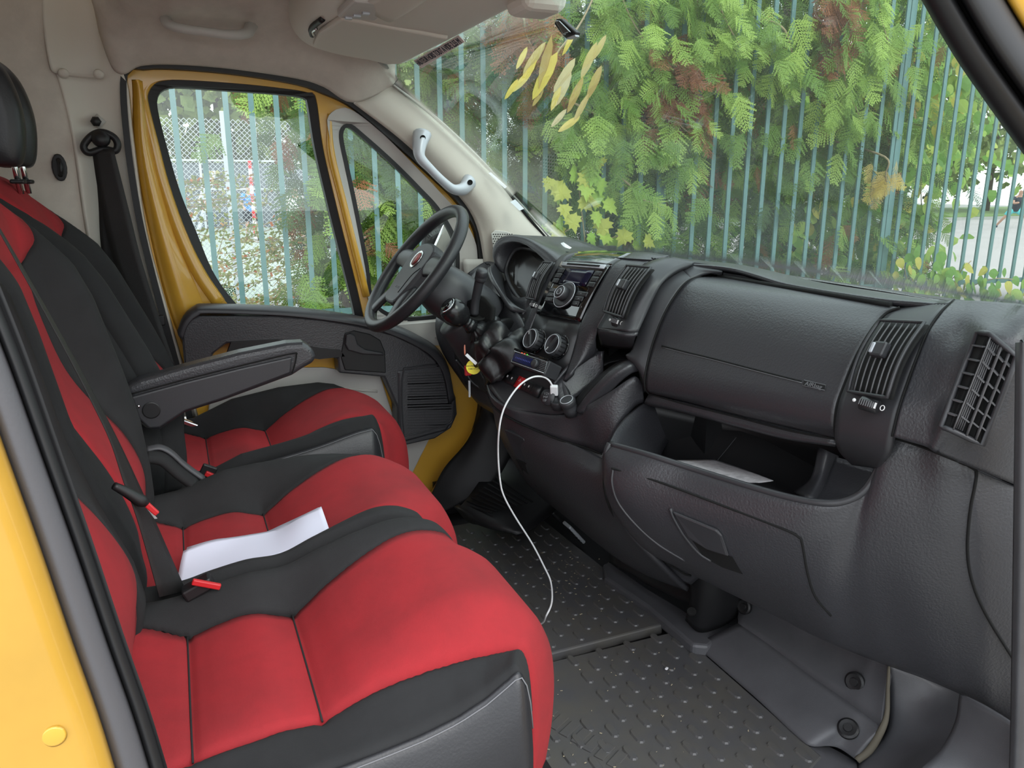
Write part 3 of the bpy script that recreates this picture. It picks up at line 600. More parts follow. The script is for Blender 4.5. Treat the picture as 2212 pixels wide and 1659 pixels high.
def headrest(root, cy, ox, dx=0, dz=0):
    R = []
    prof_ = [(.0, 1.195), (.035, 1.20), (.05, 1.25), (.052, 1.32), (.035, 1.39), (.005, 1.43), (-.03, 1.44), (-.06, 1.41), (-.07, 1.33), (-.06, 1.24), (-.035, 1.20)]
    for s, w in ((-1, .5), (-.97, .8), (-.85, .97), (-.5, 1), (-.25, .93), (0, .9), (.25, .93), (.5, 1), (.85, .97), (.97, .8), (1, .5)):
        R.append([V((-.30+ox+dx+x*w*(1 if x < 0 else (1-.35*(abs(s) < .3)))+(0 if abs(s) < .9 else -.01), cy+s*0.125, 1.315+dz+(z-1.315)*w)) for x, z in prof_])
    R = [[R[0][0].lerp(R[0][5], .5)]*11]+R+[[R[-1][0].lerp(R[-1][5], .5)]*11]
    patch('headrest', [r+[r[0]] for r in R], M['vinyl'], root, thick=0)
    for s in (-1, 1):
        tube('headrest_post', [V((-.322, cy+s*.055, 1.26)), V((-.312, cy+s*.055, 1.13))], 0.0065, M['chrome'], root, seg=10)
        box('post_collar', (-.314, cy+s*.055, 1.158), (.03, .04, .010), M['plasticd'], root)

ds = thing('driver_seat', (0.25, 2.165, 0.0), 'red and black driver seat with a folding armrest, farthest from the viewer', 'seat')
LEAN = 0.20; NEARE = E_DRIVER; FARE = E_DRVFAR
seat_unit(ds, 2.165, 0.215, 0.245, 0.07)
LEAN = 0.0
headrest(ds, 2.165, 0.04, dx=-0.075, dz=-0.005)
box('seat_base', (0.25, 2.165, 0.14), (0.50, 0.40, 0.30), M['plasticd'], ds, bevel=0.02)
ao = [(268, 838), (300, 822), (400, 793), (520, 762), (620, 742), (655, 740), (676, 752), (683, 770), (682, 782), (655, 797), (632, 812), (480, 868), (400, 893), (345, 930), (320, 932), (300, 915), (285, 880)]
prism('armrest', P(ao, 1.87), (0, 0.060, 0), M['plastic'], ds, bevel=0.018, segs=5)
prism('armrest_shell', P([(283, 858), (400, 826), (520, 796), (632, 771), (628, 806), (480, 862), (400, 888), (345, 924), (322, 926), (300, 905)], 1.862), (0, 0.02, 0), M['plastic2'], ds, bevel=0.004)
tube('armrest_groove', P([(280, 852), (400, 820), (520, 790), (630, 764), (640, 768), (636, 790), (631, 806)], 1.859), 0.0018, M['hole'], ds, n=40)
lathe('pivot_cap', [(0.019, 0), (0.019, 0.002), (0.017, 0.003), (.0001, .003)], at(327, 886, 1.861), (0, -1, 0), M['plasticd'], ds, seg=28, smooth=False)
lathe('screw', [(0.004, 0), (0.003, 0.002)], at(299, 878, 1.861), (0, -1, 0), M['chrome'], ds, seg=12)
box('buckle', at(446, 1026, 1.885), (0.035, 0.012, 0.05), M['plasticd'], ds, rot=Matrix.Rotation(0.5, 3, 'Y'), bevel=0.003)
box('buckle_button', at(453, 1026, 1.876), (0.022, 0.010, 0.012), M['redp'], ds, rot=Matrix.Rotation(0.6, 3, 'Y'), bevel=0.002, label='red release button')
box('seat_lever', at(406, 914, 2.36), (0.06, 0.02, 0.016), M['chrome'], ds, rot=Matrix.Rotation(0.5, 3, 'Y'))

bs = thing('bench_seat', (0.25, 1.30, 0.0), 'red and black double passenger bench seat nearest the viewer', 'seat')
NEARE = E_BENCH; FARE = None; INNER = 1
seat_unit(bs, 1.075, 0.235, 0.225)
NEARE = None; FARE = E_MIDFAR; INNER = -1
seat_unit(bs, 1.535, 0.225, 0.250, 0.0, side=False)
box('seat_base', (0.22, 1.30, 0.12), (0.52, 0.80, 0.25), M['plasticd'], bs, bevel=0.02)
box('back_shell', (-0.34, 1.30, 0.75), (0.03, 0.88, 0.75), M['plasticd'], bs, rot=Matrix.Rotation(-0.22, 3, 'Y'))
# belt buckle well in the strip between the two cushions
well = lathe('buckle_well', [(0.001, 0), (0.018, 0.0), (0.021, 0.002), (0.016, 0.003)], at(474, 1262, z=0.474), (0.1, 0, 1), M['plasticd'], bs, seg=20)
box('buckle', at(428, 1268, 1.275), (0.05, 0.028, 0.022), M['plasticd'], bs, rot=Matrix.Rotation(-0.4, 3, 'Y'), bevel=0.004)
box('buckle_button', at(446, 1262, 1.258), (0.046, 0.008, 0.010), M['redp'], bs, rot=Matrix.Rotation(0.42, 3, 'Y'), bevel=0.002, label='red release button')
tube('trim_lever', P([(318, 970), (345, 966), (370, 978), (400, 1005), (440, 1034)], 1.80), 0.016, M['grey'], bs, n=24, flat=0.35, up=(0.4, 0, 1))
tube('lever_skirt', P([(318, 985), (350, 990), (380, 1015), (420, 1045)], 1.79), 0.035, M['fab'], bs, n=20, flat=0.4)

# seat belts
def ribbon(name, L, R, mt, parent, n=40, **k): return patch(name, [L, [a.lerp(b, .5) for a, b in zip(L, R)], R], mt, parent, n=5, m=n, thick=0.0014, **k)
sb = thing('seat_belt', at(300, 1080, 1.28), 'black seat belt running down across the bench backrest beside the red stripe', 'seat belt')
ribbon('webbing', P([(-40, 435, 1.20), (0, 500, 1.21), (130, 735, 1.235), (200, 870, 1.245), (240, 955, 1.25), (268, 1040, 1.255), (300, 1130, 1.26), (345, 1290, 1.265)]),
    P([(-36, 440, 1.25), (8, 505, 1.26), (140, 735, 1.285), (214, 870, 1.295), (258, 955, 1.30), (298, 1040, 1.305), (338, 1130, 1.31), (402, 1276, 1.315)]), M['belt'], sb)
tube('belt_tongue', P([(246, 1049, 1.25), (275, 1064, 1.255), (305, 1082, 1.26), (316, 1084, 1.265)]), [0.006, 0.008, 0.010, 0.007], M['plasticd'], sb, n=16)
box('tongue_grip', at(322, 1094, 1.262), (0.036, 0.006, 0.009), M['redp'], sb, rot=Matrix.Rotation(0.95, 3, 'Y'), bevel=0.002, label='red tongue edge')
prism('tongue_plate', P([(312, 1092), (320, 1096), (340, 1120), (334, 1121)], 1.268), (0, .003, 0), M['chrome'], sb)
sd = thing('seat_belt', at(230, 320, 2.47), 'dark driver seat belt hanging from the black loop on the beige pillar', 'seat belt')
tube('belt_loop', P([(182, 312), (200, 292), (222, 286), (245, 296), (254, 312), (248, 326), (222, 322), (196, 330), (184, 325)], 2.46), 0.0095, M['plasticd'], sd, n=48, closed=True)
lathe('loop_cover', [(0.024, 0), (0.022, 0.014), (0.008, 0.02)], at(218, 300, 2.462), (0, -1, 0.3), M['plasticd'], sd, seg=20)
ribbon('webbing', P([(198, 322, 2.462), (215, 430, 2.45), (245, 560, 2.44), (300, 700, 2.43), (345, 800, 2.42)]), P([(245, 322, 2.44), (275, 440, 2.43), (305, 560, 2.42), (345, 690, 2.42), (378, 790, 2.41)]), M['belt'], sd)
ribbon('webbing', P([(204, 330, 2.475), (212, 430, 2.475), (222, 560, 2.475), (262, 700, 2.475)]), P([(222, 330, 2.47), (240, 430, 2.47), (262, 560, 2.47), (310, 700, 2.47)]), M['belt'], sd)
box('belt_stop', at(347, 692, 2.44), (0.022, 0.02, 0.03), M['plasticd'], sd)

# folded paper on the middle seat
pf = thing('paper_sheet', at(550, 1180, z=0.48), 'folded white paper sheets lying across the red middle seat', 'paper')
def zs(x, y):
    u = min(range(0, 71, 1), key=lambda i: abs(CPI[i].x-x) if CPI[i].z > .42 else 9)
    return CPI[u].z
pr = [P([(382, 1262, 1.37), (440, 1248, 1.36), (520, 1226, 1.345), (600, 1202, 1.335), (660, 1180, 1.33), (718, 1164, 1.325)]),
      P([(388, 1225, 1.42), (450, 1204, 1.425), (520, 1182, 1.43), (590, 1165, 1.425), (650, 1140, 1.41), (706, 1128, 1.40)]),
      P([(396, 1190, 1.46), (455, 1168, 1.475), (530, 1156, 1.48), (600, 1142, 1.475), (650, 1115, 1.465), (694, 1094, 1.46)])]
patch('top_sheet', pr, M['paper'], pf, thick=0.0006)
pr2 = [P([(384, 1262, 1.375), (440, 1250, 1.37), (520, 1228, 1.355), (600, 1206, 1.345), (718, 1167, 1.33)]),
      P([(404, 1182, 1.475), (470, 1164, 1.485), (550, 1157, 1.49), (620, 1128, 1.48), (688, 1096, 1.47)])]
patch('lower_sheet', pr2, M['paper'], pf, thick=0.0006)
tube('stamp', [at(688+8*math.cos(a), 1166+3.2*math.sin(a)-3*math.cos(a), 1.339) for a in [i*math.pi/8 for i in range(16)]], 0.0007, M['print'], pf, seg=4, closed=True)
text('stamp_lettering', 'ATM', at(688, 1166, 1.338), 0.010, at(700, 1161, 1.338)-at(680, 1169, 1.338), (0, 0.3, 1), M['print'], pf)

# ================================================================== DASHBOARD
db = thing('dashboard', (1.05, 1.6, 0.6), 'black plastic dashboard with glovebox, open tray, air vents and centre console', 'dashboard')
PL = M['plastic']
# top surface up to the windscreen
sil_ = [(1205, 534, 2.30), (1240, 545, 2.10), (1300, 545, 1.88), (1370, 547, 1.72), (1440, 552, 1.66), (1540, 567, 1.58), (1600, 577, 1.50), (1700, 611, 1.40), (1820, 634, 1.24), (1945, 656, 1.07), (2080, 655, 0.90), (2212, 652, 0.77), (2300, 660, 0.70)]
YT = [.66, .74, .82, .90, .97, 1.04, 1.15, 1.25, 1.32, 1.40, 1.48, 1.56, 1.64, 1.74, 1.9, 2.1, 2.3, 2.46]
fx = lambda y: float(np.interp(y, [.66, .8, .9, 1.0, 1.48, 1.56, 1.66, 1.78, 2.0, 2.46], [1.25, 1.22, 1.215, 1.210, 1.205, 1.17, 1.09, 1.06, 1.07, 1.15]))
fz_ = lambda y: float(np.interp(y, [.66, .8, .92, 1.02, 1.10, 1.30, 1.36, 1.44, 1.54, 1.8, 2.2, 2.46], [.935, .948, .953, .946, .944, .945, .952, .960, .964, .958, .945, .935]))
patch('dash_top', [[V((fx(y)-.006, y, fz_(y)-.006)) for y in YT], [V((fx(y)+.004, y, fz_(y))) for y in YT], [V((max(1.28, fx(y)+.07), y, fz_(y)-.004)) for y in YT], [V((1.40, y, .925)) for y in YT]], PL, db, n=24)
# lid of the passenger airbag and the strip above it
LL = [(1536, 594, 1.55), (1490, 605, 1.525), (1458, 640, 1.52), (1430, 690, 1.515), (1408, 750, 1.51), (1395, 805, 1.50), (1394, 838, 1.50), (1402, 850, 1.51)]
LR = [(1944, 664, 1.0), (1912, 678, 1.015), (1880, 716, 1.01), (1850, 768, 1.005), (1826, 825, 1.0), (1808, 876, 0.995), (1803, 922, 0.995), (1806, 948, 1.01)]
def mixrow(a, b, n=5, bulge=0.0):
    A_, B_ = at(*a[:2], a[2]), at(*b[:2], b[2]); return [A_.lerp(B_, i/(n-1))+V((-bulge*4*(i/(n-1))*(1-i/(n-1)), 0, 0)) for i in range(n)]
lid_o = patch('airbag_lid', [mixrow(a, b, 7) for a, b in zip(LL, LR)], PL, db, n=40, m=40)
tube('lid_seam', P([(q[0]-1, q[1], q[2]) for q in LL]), 0.0022, M['hole'], db, n=50)
tube('lid_seam', P(LR), 0.0025, M['hole'], db, n=50)
# strip left of the lid (between centre vent pod and lid)
SL = [(1445, 553, 1.66), (1420, 575, 1.62), (1400, 620, 1.585), (1385, 680, 1.57), (1366, 752, 1.56), (1352, 770, 1.56), (1378, 800, 1.56), (1386, 850, 1.56)]
patch('lid_frame', [P([a, ((a[0]*.5+b[0]*.5), (a[1]+b[1])/2-4, (a[2]+b[2])/2-0.004), b]) for a, b in zip(SL, LL)], M['plastic2'], db, n=30)
patch('lid_top_strip', [P([(1445, 553, 1.66), (1500, 563, 1.60), (1560, 571, 1.54)]), P([(1462, 566, 1.60), (1510, 578, 1.55), (1560, 585, 1.50)]), P([(1490, 603, 1.53), (1520, 590, 1.53), (1560, 592, 1.50)])], M['plastic2'], db)
tube('top_gap', [V((1.199, y, .9365)) for y in np.linspace(1.52, 1.02, 12)], 0.0055, M['hole'], db)
LID = bvh(lid_o)
tube('lid_groove', [drape(LID, *q, -.0004) for q in ((1430, 747), (1480, 760), (1530, 772), (1580, 785), (1630, 798), (1680, 811), (1732, 824))], 0.0020, M['hole'], lid_o, n=30)
tube('lid_groove_edge', [drape(LID, q[0], q[1]+3, .0006) for q in ((1430, 747), (1480, 760), (1530, 772), (1580, 785), (1630, 798), (1680, 811), (1732, 824))], 0.0011, M['slat'], lid_o, n=30)
bd_ = [drape(LID, *q, .0015) for q in ((1737, 821), (1784, 832), (1782, 843), (1734, 833))]
prism('airbag_badge', bd_, (0.002, 0, 0), M['plasticd'], lid_o)
tube('badge_frame', bd_, .0007, M['dimmark'], lid_o, seg=4, closed=True)
text('airbag_lettering', 'AIRbag', sum(bd_, V((0, 0, 0)))/4+V((-0.002, 0, 0)), 0.011, bd_[1]-bd_[0], bd_[0]-bd_[3], M['dimmark'], lid_o, sx=1.2)
# lower lip under the lid
lipa = [(1402, 850, 1.51), (1480, 872, 1.38), (1600, 902, 1.24), (1700, 928, 1.12), (1806, 948, 1.01)]
lipb = [(1392, 870, 1.52), (1480, 893, 1.39), (1600, 925, 1.245), (1700, 950, 1.125), (1803, 965, 1.015)]
lipc = [(1400, 880, 1.60), (1490, 890, 1.50), (1620, 915, 1.36), (1720, 940, 1.22), (1810, 960, 1.10)]
patch('lid_lip', [P(lipa), P(lipb), P(lipc)], PL, db)
tube('lip_gap', P([(q[0], q[1]+1, q[2]) for q in lipa]), 0.002, M['hole'], db, n=30)
# right vent column
VL = [(1945, 657, 1.03), (1915, 680, 1.01), (1882, 718, 1.0), (1852, 770, 0.995), (1828, 826, 0.99), (1810, 878, 0.985), (1803, 940, 0.985), (1812, 975, 1.0), (1840, 1005, 1.03)]
VR = [(2060, 648, 0.91), (2030, 675, 0.895), (2003, 715, 0.885), (1980, 770, 0.88), (1958, 830, 0.88), (1940, 885, 0.875), (1926, 943, 0.875), (1915, 985, 0.885), (1893, 1012, 0.92)]
colr = [P([a, (a[0]*.5+b[0]*.5, (a[1]+b[1])/2, (a[2]+b[2])/2-0.004), b]) for a, b in zip(VL, VR)]
patch('vent_column', colr, M['plastic2'], db, n=40)
tube('column_seam', P([(q[0]+1, q[1], q[2]-0.002) for q in VR[:7]]), 0.002, M['hole'], db, n=40)
def vent(name, tl, tr, br, bl, parent, nsl=7, knob=None, dep=0.012):
    tl, tr, br, bl = [at(*q) for q in (tl, tr, br, bl)]
    n = ((tr-tl).cross(bl-tl)).normalized()
    if n.dot(CAMP-tl) < 0: n = -n
    g = lambda s, t, d=0: tl.lerp(tr, s).lerp(bl.lerp(br, s), t)+n*(d+0.010*math.sin(math.pi*t))
    N = 12; hs_ = (tr-tl).normalized()
    rr = [[g(s, t, 0.003) for s in np.linspace(0.0, 1.0, 5)] for t in np.linspace(0, 1, N)]
    f = gridmesh(name, rr, M['hole'], parent, thick=0.004)
    bd = [g(0, t, dep) for t in np.linspace(0, 1, N)]+[g(s, 1, dep) for s in np.linspace(.1, .9, 6)]+[g(1, t, dep) for t in np.linspace(1, 0, N)]+[g(s, 0, dep) for s in np.linspace(.9, .1, 6)]
    tube('vent_rim', bd, 0.0032, M['plastic2'], f, seg=6, closed=True)
    for i in range(1, nsl):
        s = i/nsl; A_ = [g(s, t, dep-.001) for t in np.linspace(0.01, 0.99, N)]
        tube('slat', A_, 0.0014, M['slat'], f, seg=6)
    c = g(.5, .45, dep)
    k = box('vent_knob', g(.5, .44, dep+0.004), ((tr-tl).length*0.28, (tl-bl).length*0.20, 0.016), M['plastic2'], f, rot=Matrix(((tr-tl).normalized(), n.cross((tr-tl).normalized()), n)).transposed(), bevel=0.004)
    box('knob_inlay', g(.40, .44, dep+0.009), ((tr-tl).length*0.07, (tl-bl).length*0.14, 0.012), M['silver'], k, rot=Matrix(((tr-tl).normalized(), n.cross((tr-tl).normalized()), n)).transposed(), bevel=0.002)
    return f, g, n
vent('air_vent', (1911, 698, 0.975), (2008, 703, 0.875), (1928, 865, 0.865), (1843, 851, 0.965), db)
def wheel(cpx, y, w, parent, right, dpx):
    c = at(*cpx, y); r = V(right).normalized(); d = V((-1, -0.35, 0.45)).normalized(); r = (r-d*r.dot(d)).normalized(); u = d.cross(r)
    R_ = Matrix((r, u, d)).transposed()
    o = lathe('thumb_wheel', [(0.011, -w/2), (0.012, -w/2+0.001), (0.012, w/2-0.001), (0.011, w/2)], c-d*0.006, r, M['button'], parent, seg=20)
    for i in range(9):
        a = math.radians(-70+i*17); q = c-d*0.006+(d*math.cos(a)+u*math.sin(a))*0.0122
    for i in range(8): box('wheel_rib', c+r*(-w/2+w*(i+.5)/8)+d*0.006, (0.0012, 0.010, 0.001), M['dimmark'], o, rot=R_, bevel=0)
    box('wheel_mark', c+r*(w/2-0.0015)+d*0.006, (0.003, 0.010, 0.0015), M['mark'], o, rot=R_, bevel=0)
    a, b = c-r*dpx, c+r*dpx
    lathe('closed_mark', [(0.0032, 0), (0.003, 0.0006)], a+d*0.002, d, M['mark'], parent, seg=14)
    tube('open_mark', [b+d*0.002+(r*math.cos(t)+u*math.sin(t)*1.3)*0.0034 for t in np.linspace(0, 5.9, 12)], 0.0008, M['mark'], parent, seg=5, closed=True)
wheel((1876, 873), 0.905, 0.030, db, at(1910, 880, 0.87)-at(1843, 866, 0.945), 0.024)
# side face of the dash up to its rounded end
SR = [(2062, 648, 0.90), (2034, 676, 0.89), (2007, 716, 0.88), (1984, 771, 0.875), (1962, 831, 0.875), (1944, 886, 0.87), (1930, 944, 0.87)]
rowsS = []
ends = [[(2120, 650, 0.85), (2190, 655, 0.80), (2240, 662, 0.76)], [(2095, 680, 0.84), (2150, 690, 0.79), (2245, 700, 0.735)], [(2080, 720, 0.83), (2135, 730, 0.77), (2250, 760, 0.725)], [(2060, 775, 0.82), (2110, 800, 0.78), (2250, 820, 0.725)],
        [(2040, 835, 0.82), (2085, 870, 0.785), (2250, 900, 0.725)], [(2020, 890, 0.82), (2050, 920, 0.79), (2250, 980, 0.73)], [(2000, 965, 0.82), (2030, 982, 0.80), (2250, 1070, 0.74)]]
for s, e in zip(SR, ends): rowsS.append(P([s, ((s[0]+e[0][0])/2, (s[1]+e[0][1])/2, (s[2]+e[0][2])/2), e[0], e[1], ((e[1][0]+e[2][0])/2, (e[1][1]+e[2][1])/2, (e[1][2]+e[2][2])/2-0.01), e[2]]))
de_o = patch('dash_end', rowsS, PL, db, n=45, m=45)
# side window vent: frame, cavity, blades
DET = bvh(de_o); sv = [drape(DET, a, b, .010) for a, b in ((2106, 716), (2133, 719), (2192, 768), (2119, 958), (2050, 926), (2028, 918))]
cav = mesh('window_vent', sv, [(0, 1, 4, 5), (1, 2, 3, 4)], M['hole'], db, smooth=False)
tube('vent_rim', [a.lerp(b, t)+V((-0.004, -0.006, 0)) for a, b in zip(sv, sv[1:]+sv[:1]) for t in (0, .33, .66)], 0.0045, M['plastic2'], cav, seg=8, closed=True)
def svp(s, t, d=0.008):      # s across 0..1, t down
    tp = sv[0].lerp(sv[1], s/0.34) if s < 0.34 else sv[1].lerp(sv[2], (s-.34)/.66)
    bt = sv[5].lerp(sv[4], s/0.34) if s < 0.34 else sv[4].lerp(sv[3], (s-.34)/.66)
    return tp.lerp(bt, t)+V((-d*.6, -d, 0))
for s, w in ((0.34, 0.010), (0.62, 0.003), (0.81, 0.003)):
    gridmesh('blade', [[svp(s, t, 0.010) for t in np.linspace(0.02, .98, 9)], [svp(s+w*3, t, 0.010 if w > .005 else 0.002) for t in np.linspace(0.02, .98, 9)]], M['slat'], cav, thick=0.002)
gridmesh('blade', [[svp(.38, t, 0.004) for t in np.linspace(0.03, .97, 9)], [svp(.58, t, 0.004) for t in np.linspace(0.03, .97, 9)]], M['plastic2'], cav, thick=0.002)
for k in range(4): tube('blade_ridge', [svp(.42+.04*k, t, 0.006) for t in np.linspace(0.04, .96, 8)], 0.0010, M['slat'], cav, seg=4)
for i in range(1, 7):
    t = i/7-0.01
    for a, b in ((0.02, 0.33), (0.42, 0.60), (0.63, 0.80), (0.82, 0.98)):
        joined('cross_bar', [barvf(svp(a, t-.02*(a > .4), 0.006), svp(b, t-.0*(a > .4), 0.006), 0.0022, 0.006, (0, 0, 1))], M['slat'], cav)
# lower dash: tray rim, belly, rounded end
top_ = [(1316, 960, 1.42), (1400, 984, 1.32), (1500, 1016, 1.23), (1600, 1047, 1.13), (1700, 1075, 1.04), (1770, 1087, 0.985), (1820, 1084, 0.955), (1862, 1062, 0.935), (1892, 1018, 0.925), (1912, 965, 0.915), (1928, 945, 0.905), (1985, 963, 0.865), (2030, 980, 0.83), (2070, 996, 0.805), (2110, 1014, 0.785), (2250, 1075, 0.74)]
bot_ = [(1308, 1000, 1.42), (1322, 1085, 1.40), (1400, 1185, 1.36), (1500, 1240, 1.30), (1600, 1290, 1.22), (1700, 1340, 1.14), (1760, 1372, 1.08), (1820, 1400, 1.02), (1880, 1424, 0.97), (1940, 1446, 0.92), (1985, 1462, 0.89), (2040, 1484, 0.85), (2090, 1508, 0.82), (2130, 1530, 0.795), (2170, 1555, 0.775), (2240, 1600, 0.735)]
Rw = []
for t in (0, 0.06, 0.25, 0.5, 0.75, 0.93, 1.0):
    row = []
    for i, (a, b) in enumerate(zip(top_, bot_)):
        A_, B_ = at(*a), at(*b); p = A_.lerp(B_, t); h = (A_-B_).length
        bl = math.sin(math.pi*min(1, t*0.95))**0.8 if 0 < t < 1 else 0
        k = min(1, h/0.3)*(1 if i < 8 or i > 10 else .92); p.x -= 0.070*bl*k*(1 if i < 11 else max(0, 1-(i-10)*0.2)); p.y -= 0.030*bl*k*smooth((i-8)/5)
        row.append(p)
    Rw.append(row)
ld_o = patch('lower_dash', Rw, PL, db, n=50, m=110)
def lowp(i, t):   # point on lower dash surface, nudged to the viewer
    a = int(i); f = i-a; c = []
    for k in (a, min(a+1, 15)):
        c.append(crom([Rw[r][k] for r in range(7)], 61)[int(round(np.interp(t, (0, .06, .25, .5, .75, .93, 1), np.linspace(0, 60, 7))))])
    p = c[0].lerp(c[1], f); return p+(CAMP-p).normalized()*0.002
rim = P([(q[0], q[1], q[2]) for q in top_[:10]])
tube('tray_rim', [p+V((0.004, 0.0, 0.0)) for p in rim], 0.0075, M['plastic2'], db, n=70, seg=8)
tube('rim_end', P([(1318, 958, 1.42), (1311, 975, 1.42), (1308, 1005, 1.42), (1313, 1050, 1.41), (1330, 1105, 1.40)]), 0.008, M['plastic2'], db, n=20)
# seams on the lower dash
tube('end_seam', [p+(CAMP-p).normalized()*0.001 for p in crom(P([(1926, 945, 0.905), (1985, 963, 0.855), (2030, 981, 0.795), (2070, 997, 0.735)]), 20)], 0.0022, M['hole'], db)
es = [(2070, 997), (2104, 1013), (2109, 1022), (2106, 1050), (2098, 1090), (2092, 1140), (2090, 1190), (2096, 1240), (2112, 1290), (2140, 1345), (2190, 1425)]
LDT = bvh(ld_o)
def onlow(px, py): return drape(LDT, px, py, .0008)
tube('end_panel_seam', crom([onlow(*q) for q in es], 60), 0.0026, M['hole'], db)
gd = [(1324, 1012), (1330, 1014), (1420, 1040), (1560, 1092), (1690, 1142), (1725, 1160), (1733, 1175), (1745, 1240), (1762, 1290), (1795, 1330)]
tube('glovebox_seam', crom([onlow(*q) for q in gd], 60), 0.0024, M['hole'], db)
gl_ = [(1324, 1014), (1322, 1045), (1335, 1085), (1370, 1130), (1420, 1175), (1480, 1212)]
tube('glovebox_edge', crom([onlow(*q) for q in gl_], 40), 0.0030, M['plastic2'], db)
hr_ = [(1455, 1102), (1552, 1142), (1562, 1155), (1577, 1200), (1530, 1185), (1490, 1160)]
hp = [onlow(*q) for q in hr_]; prism('glovebox_handle', hp, (-0.008, -0.004, 0), M['plastic2'], db, bevel=0.004)
hc = [onlow(*q) for q in [(1496, 1168), (1545, 1192), (1582, 1203), (1604, 1240), (1560, 1225), (1520, 1203)]]; prism('handle_cavity', hc, (-0.001, -0.001, 0), M['hole'], db)
tube('handle_lip', crom([onlow(*q) for q in [(1448, 1098), (1456, 1120), (1480, 1160), (1510, 1195), (1536, 1212)]], 20), 0.004, M['plastic2'], db)
# open tray: back wall, floor, pillar; papers inside
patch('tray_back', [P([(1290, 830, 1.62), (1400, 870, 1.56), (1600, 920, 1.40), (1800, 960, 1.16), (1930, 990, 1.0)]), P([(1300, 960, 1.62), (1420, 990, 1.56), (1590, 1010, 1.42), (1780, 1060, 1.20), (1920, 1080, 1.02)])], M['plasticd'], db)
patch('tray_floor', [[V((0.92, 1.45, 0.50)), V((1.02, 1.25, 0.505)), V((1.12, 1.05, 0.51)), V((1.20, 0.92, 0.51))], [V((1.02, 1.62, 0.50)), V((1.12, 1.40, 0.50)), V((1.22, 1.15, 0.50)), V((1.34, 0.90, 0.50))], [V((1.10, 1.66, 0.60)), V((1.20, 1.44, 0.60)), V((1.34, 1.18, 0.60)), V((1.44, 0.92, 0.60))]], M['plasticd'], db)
patch('tray_side', [P([(1310, 975, 1.43), (1340, 920, 1.50), (1392, 872, 1.54)]), P([(1420, 1000, 1.45), (1440, 960, 1.53), (1480, 900, 1.58)])], PL, db)
patch('tray_pillar', [P([(1768, 965, 1.12), (1790, 975, 1.10), (1812, 985, 1.12)]), P([(1752, 1030, 1.10), (1775, 1030, 1.08), (1800, 1040, 1.10)]), P([(1715, 1062, 1.10), (1745, 1075, 1.04), (1775, 1090, 1.04)])], M['plastic2'], db)
patch('tray_pocket', [P([(1800, 985, 1.12), (1850, 1000, 1.06), (1905, 1018, 1.0)]), P([(1775, 1050, 1.08), (1830, 1060, 1.02), (1890, 1060, 0.97)]), P([(1745, 1090, 1.03), (1800, 1092, 0.99), (1850, 1085, 0.96)])], PL, db)
tube('tray_joint', P([(1590, 945, 1.38), (1570, 970, 1.39), (1545, 1000, 1.40)]), 0.001, M['plastic2'], db, n=10)
tp = patch('paper_sheet', [P([(1436, 994, 1.33), (1500, 1018, 1.26), (1600, 1040, 1.17), (1640, 1042, 1.12)]), P([(1480, 994, 1.36), (1550, 1012, 1.27), (1620, 1030, 1.18), (1660, 1040, 1.13)]), P([(1544, 992, 1.38), (1590, 1008, 1.30), (1640, 1026, 1.2), (1671, 1038, 1.14)])], M['paper'], None, thick=0.001)
tp.data.materials[0] = mat('grey_printed_paper', (0.55, 0.52, 0.54), 0.85, var=0.35, vscale=60)
tag(tp, 'grey printed paper sheet lying in the open dashboard tray', 'paper')
tag(box('litter', at(1733, 1074, z=0.515), (0.006, 0.004, 0.003), mat('seed', (0.6, 0.45, 0.25), 0.8), bevel=0.001), 'tiny tan seed lying in the dashboard tray', 'litter')

# ---- centre stack
def q4(tl, tr, br, bl):    # bilinear point on a quad, normal to the viewer
    tl, tr, br, bl = [at(*q) for q in (tl, tr, br, bl)]; n = ((tr-tl).cross(bl-tl)).normalized()
    if n.dot(CAMP-tl) < 0: n = -n
    return (lambda s, t, d=0.0: tl.lerp(tr, s).lerp(bl.lerp(br, s), t)+n*d), n, (tr-tl).normalized(), (tl-bl).normalized()
RG, rn, rr_, ru = q4((1215, 566, 1.94), (1318, 573, 1.75), (1254, 696, 1.745), (1160, 678, 1.935))
radio = thing('car_radio', RG(.5, .5), 'glossy black radio with round knob, buttons and dark display in the centre console', 'radio')
RR = lambda s, t, d=0.0: RG(s, t, d+0.006*math.sin(math.pi*t))
gridmesh('radio_face', [[RR(s, t, 0.004) for s in np.linspace(0, 1, 9)] for t in np.linspace(0, 1, 15)], M['gloss'], radio, thick=0.012)
patch('gloss_cap', [P([(1215, 566, 1.94), (1265, 566, 1.845), (1318, 573, 1.75)]), P([(1232, 552, 1.95), (1290, 550, 1.85), (1342, 558, 1.75)]), P([(1250, 543, 1.98), (1310, 541, 1.88), (1366, 545, 1.78)])], M['gloss'], radio)
def rq(name, s0, s1, t0, t1, d, m_, par, th=0.002, n=5):
    return gridmesh(name, [[RR(s, t, d) for s in np.linspace(s0, s1, n)] for t in np.linspace(t0, t1, n)], m_, par, thick=th)
rq('cd_bezel', .06, .96, .015, .085, .007, M['silver'], radio, .003); rq('cd_slot', .18, .86, .03, .06, .0085, M['hole'], radio)
rq('display', .22, .80, .13, .42, .0065, M['screen'], radio)
for i in range(3):
    rq('radio_button', .07, .19, .14+.1*i, .225+.1*i, .0075, M['button'], radio, .003)
    rq('radio_button', .84, .97, .14+.1*i, .225+.1*i, .0075, M['button'], radio, .003)
for i in range(3):
    rq('radio_button', .10, .30, .52+.085*i, .60+.085*i, .0075, M['button'], radio, .003)
    rq('radio_button', .70, .93-.04*i, .52+.085*i, .60+.085*i, .0075, M['button'], radio, .003)
rc = RR(.50, .62)
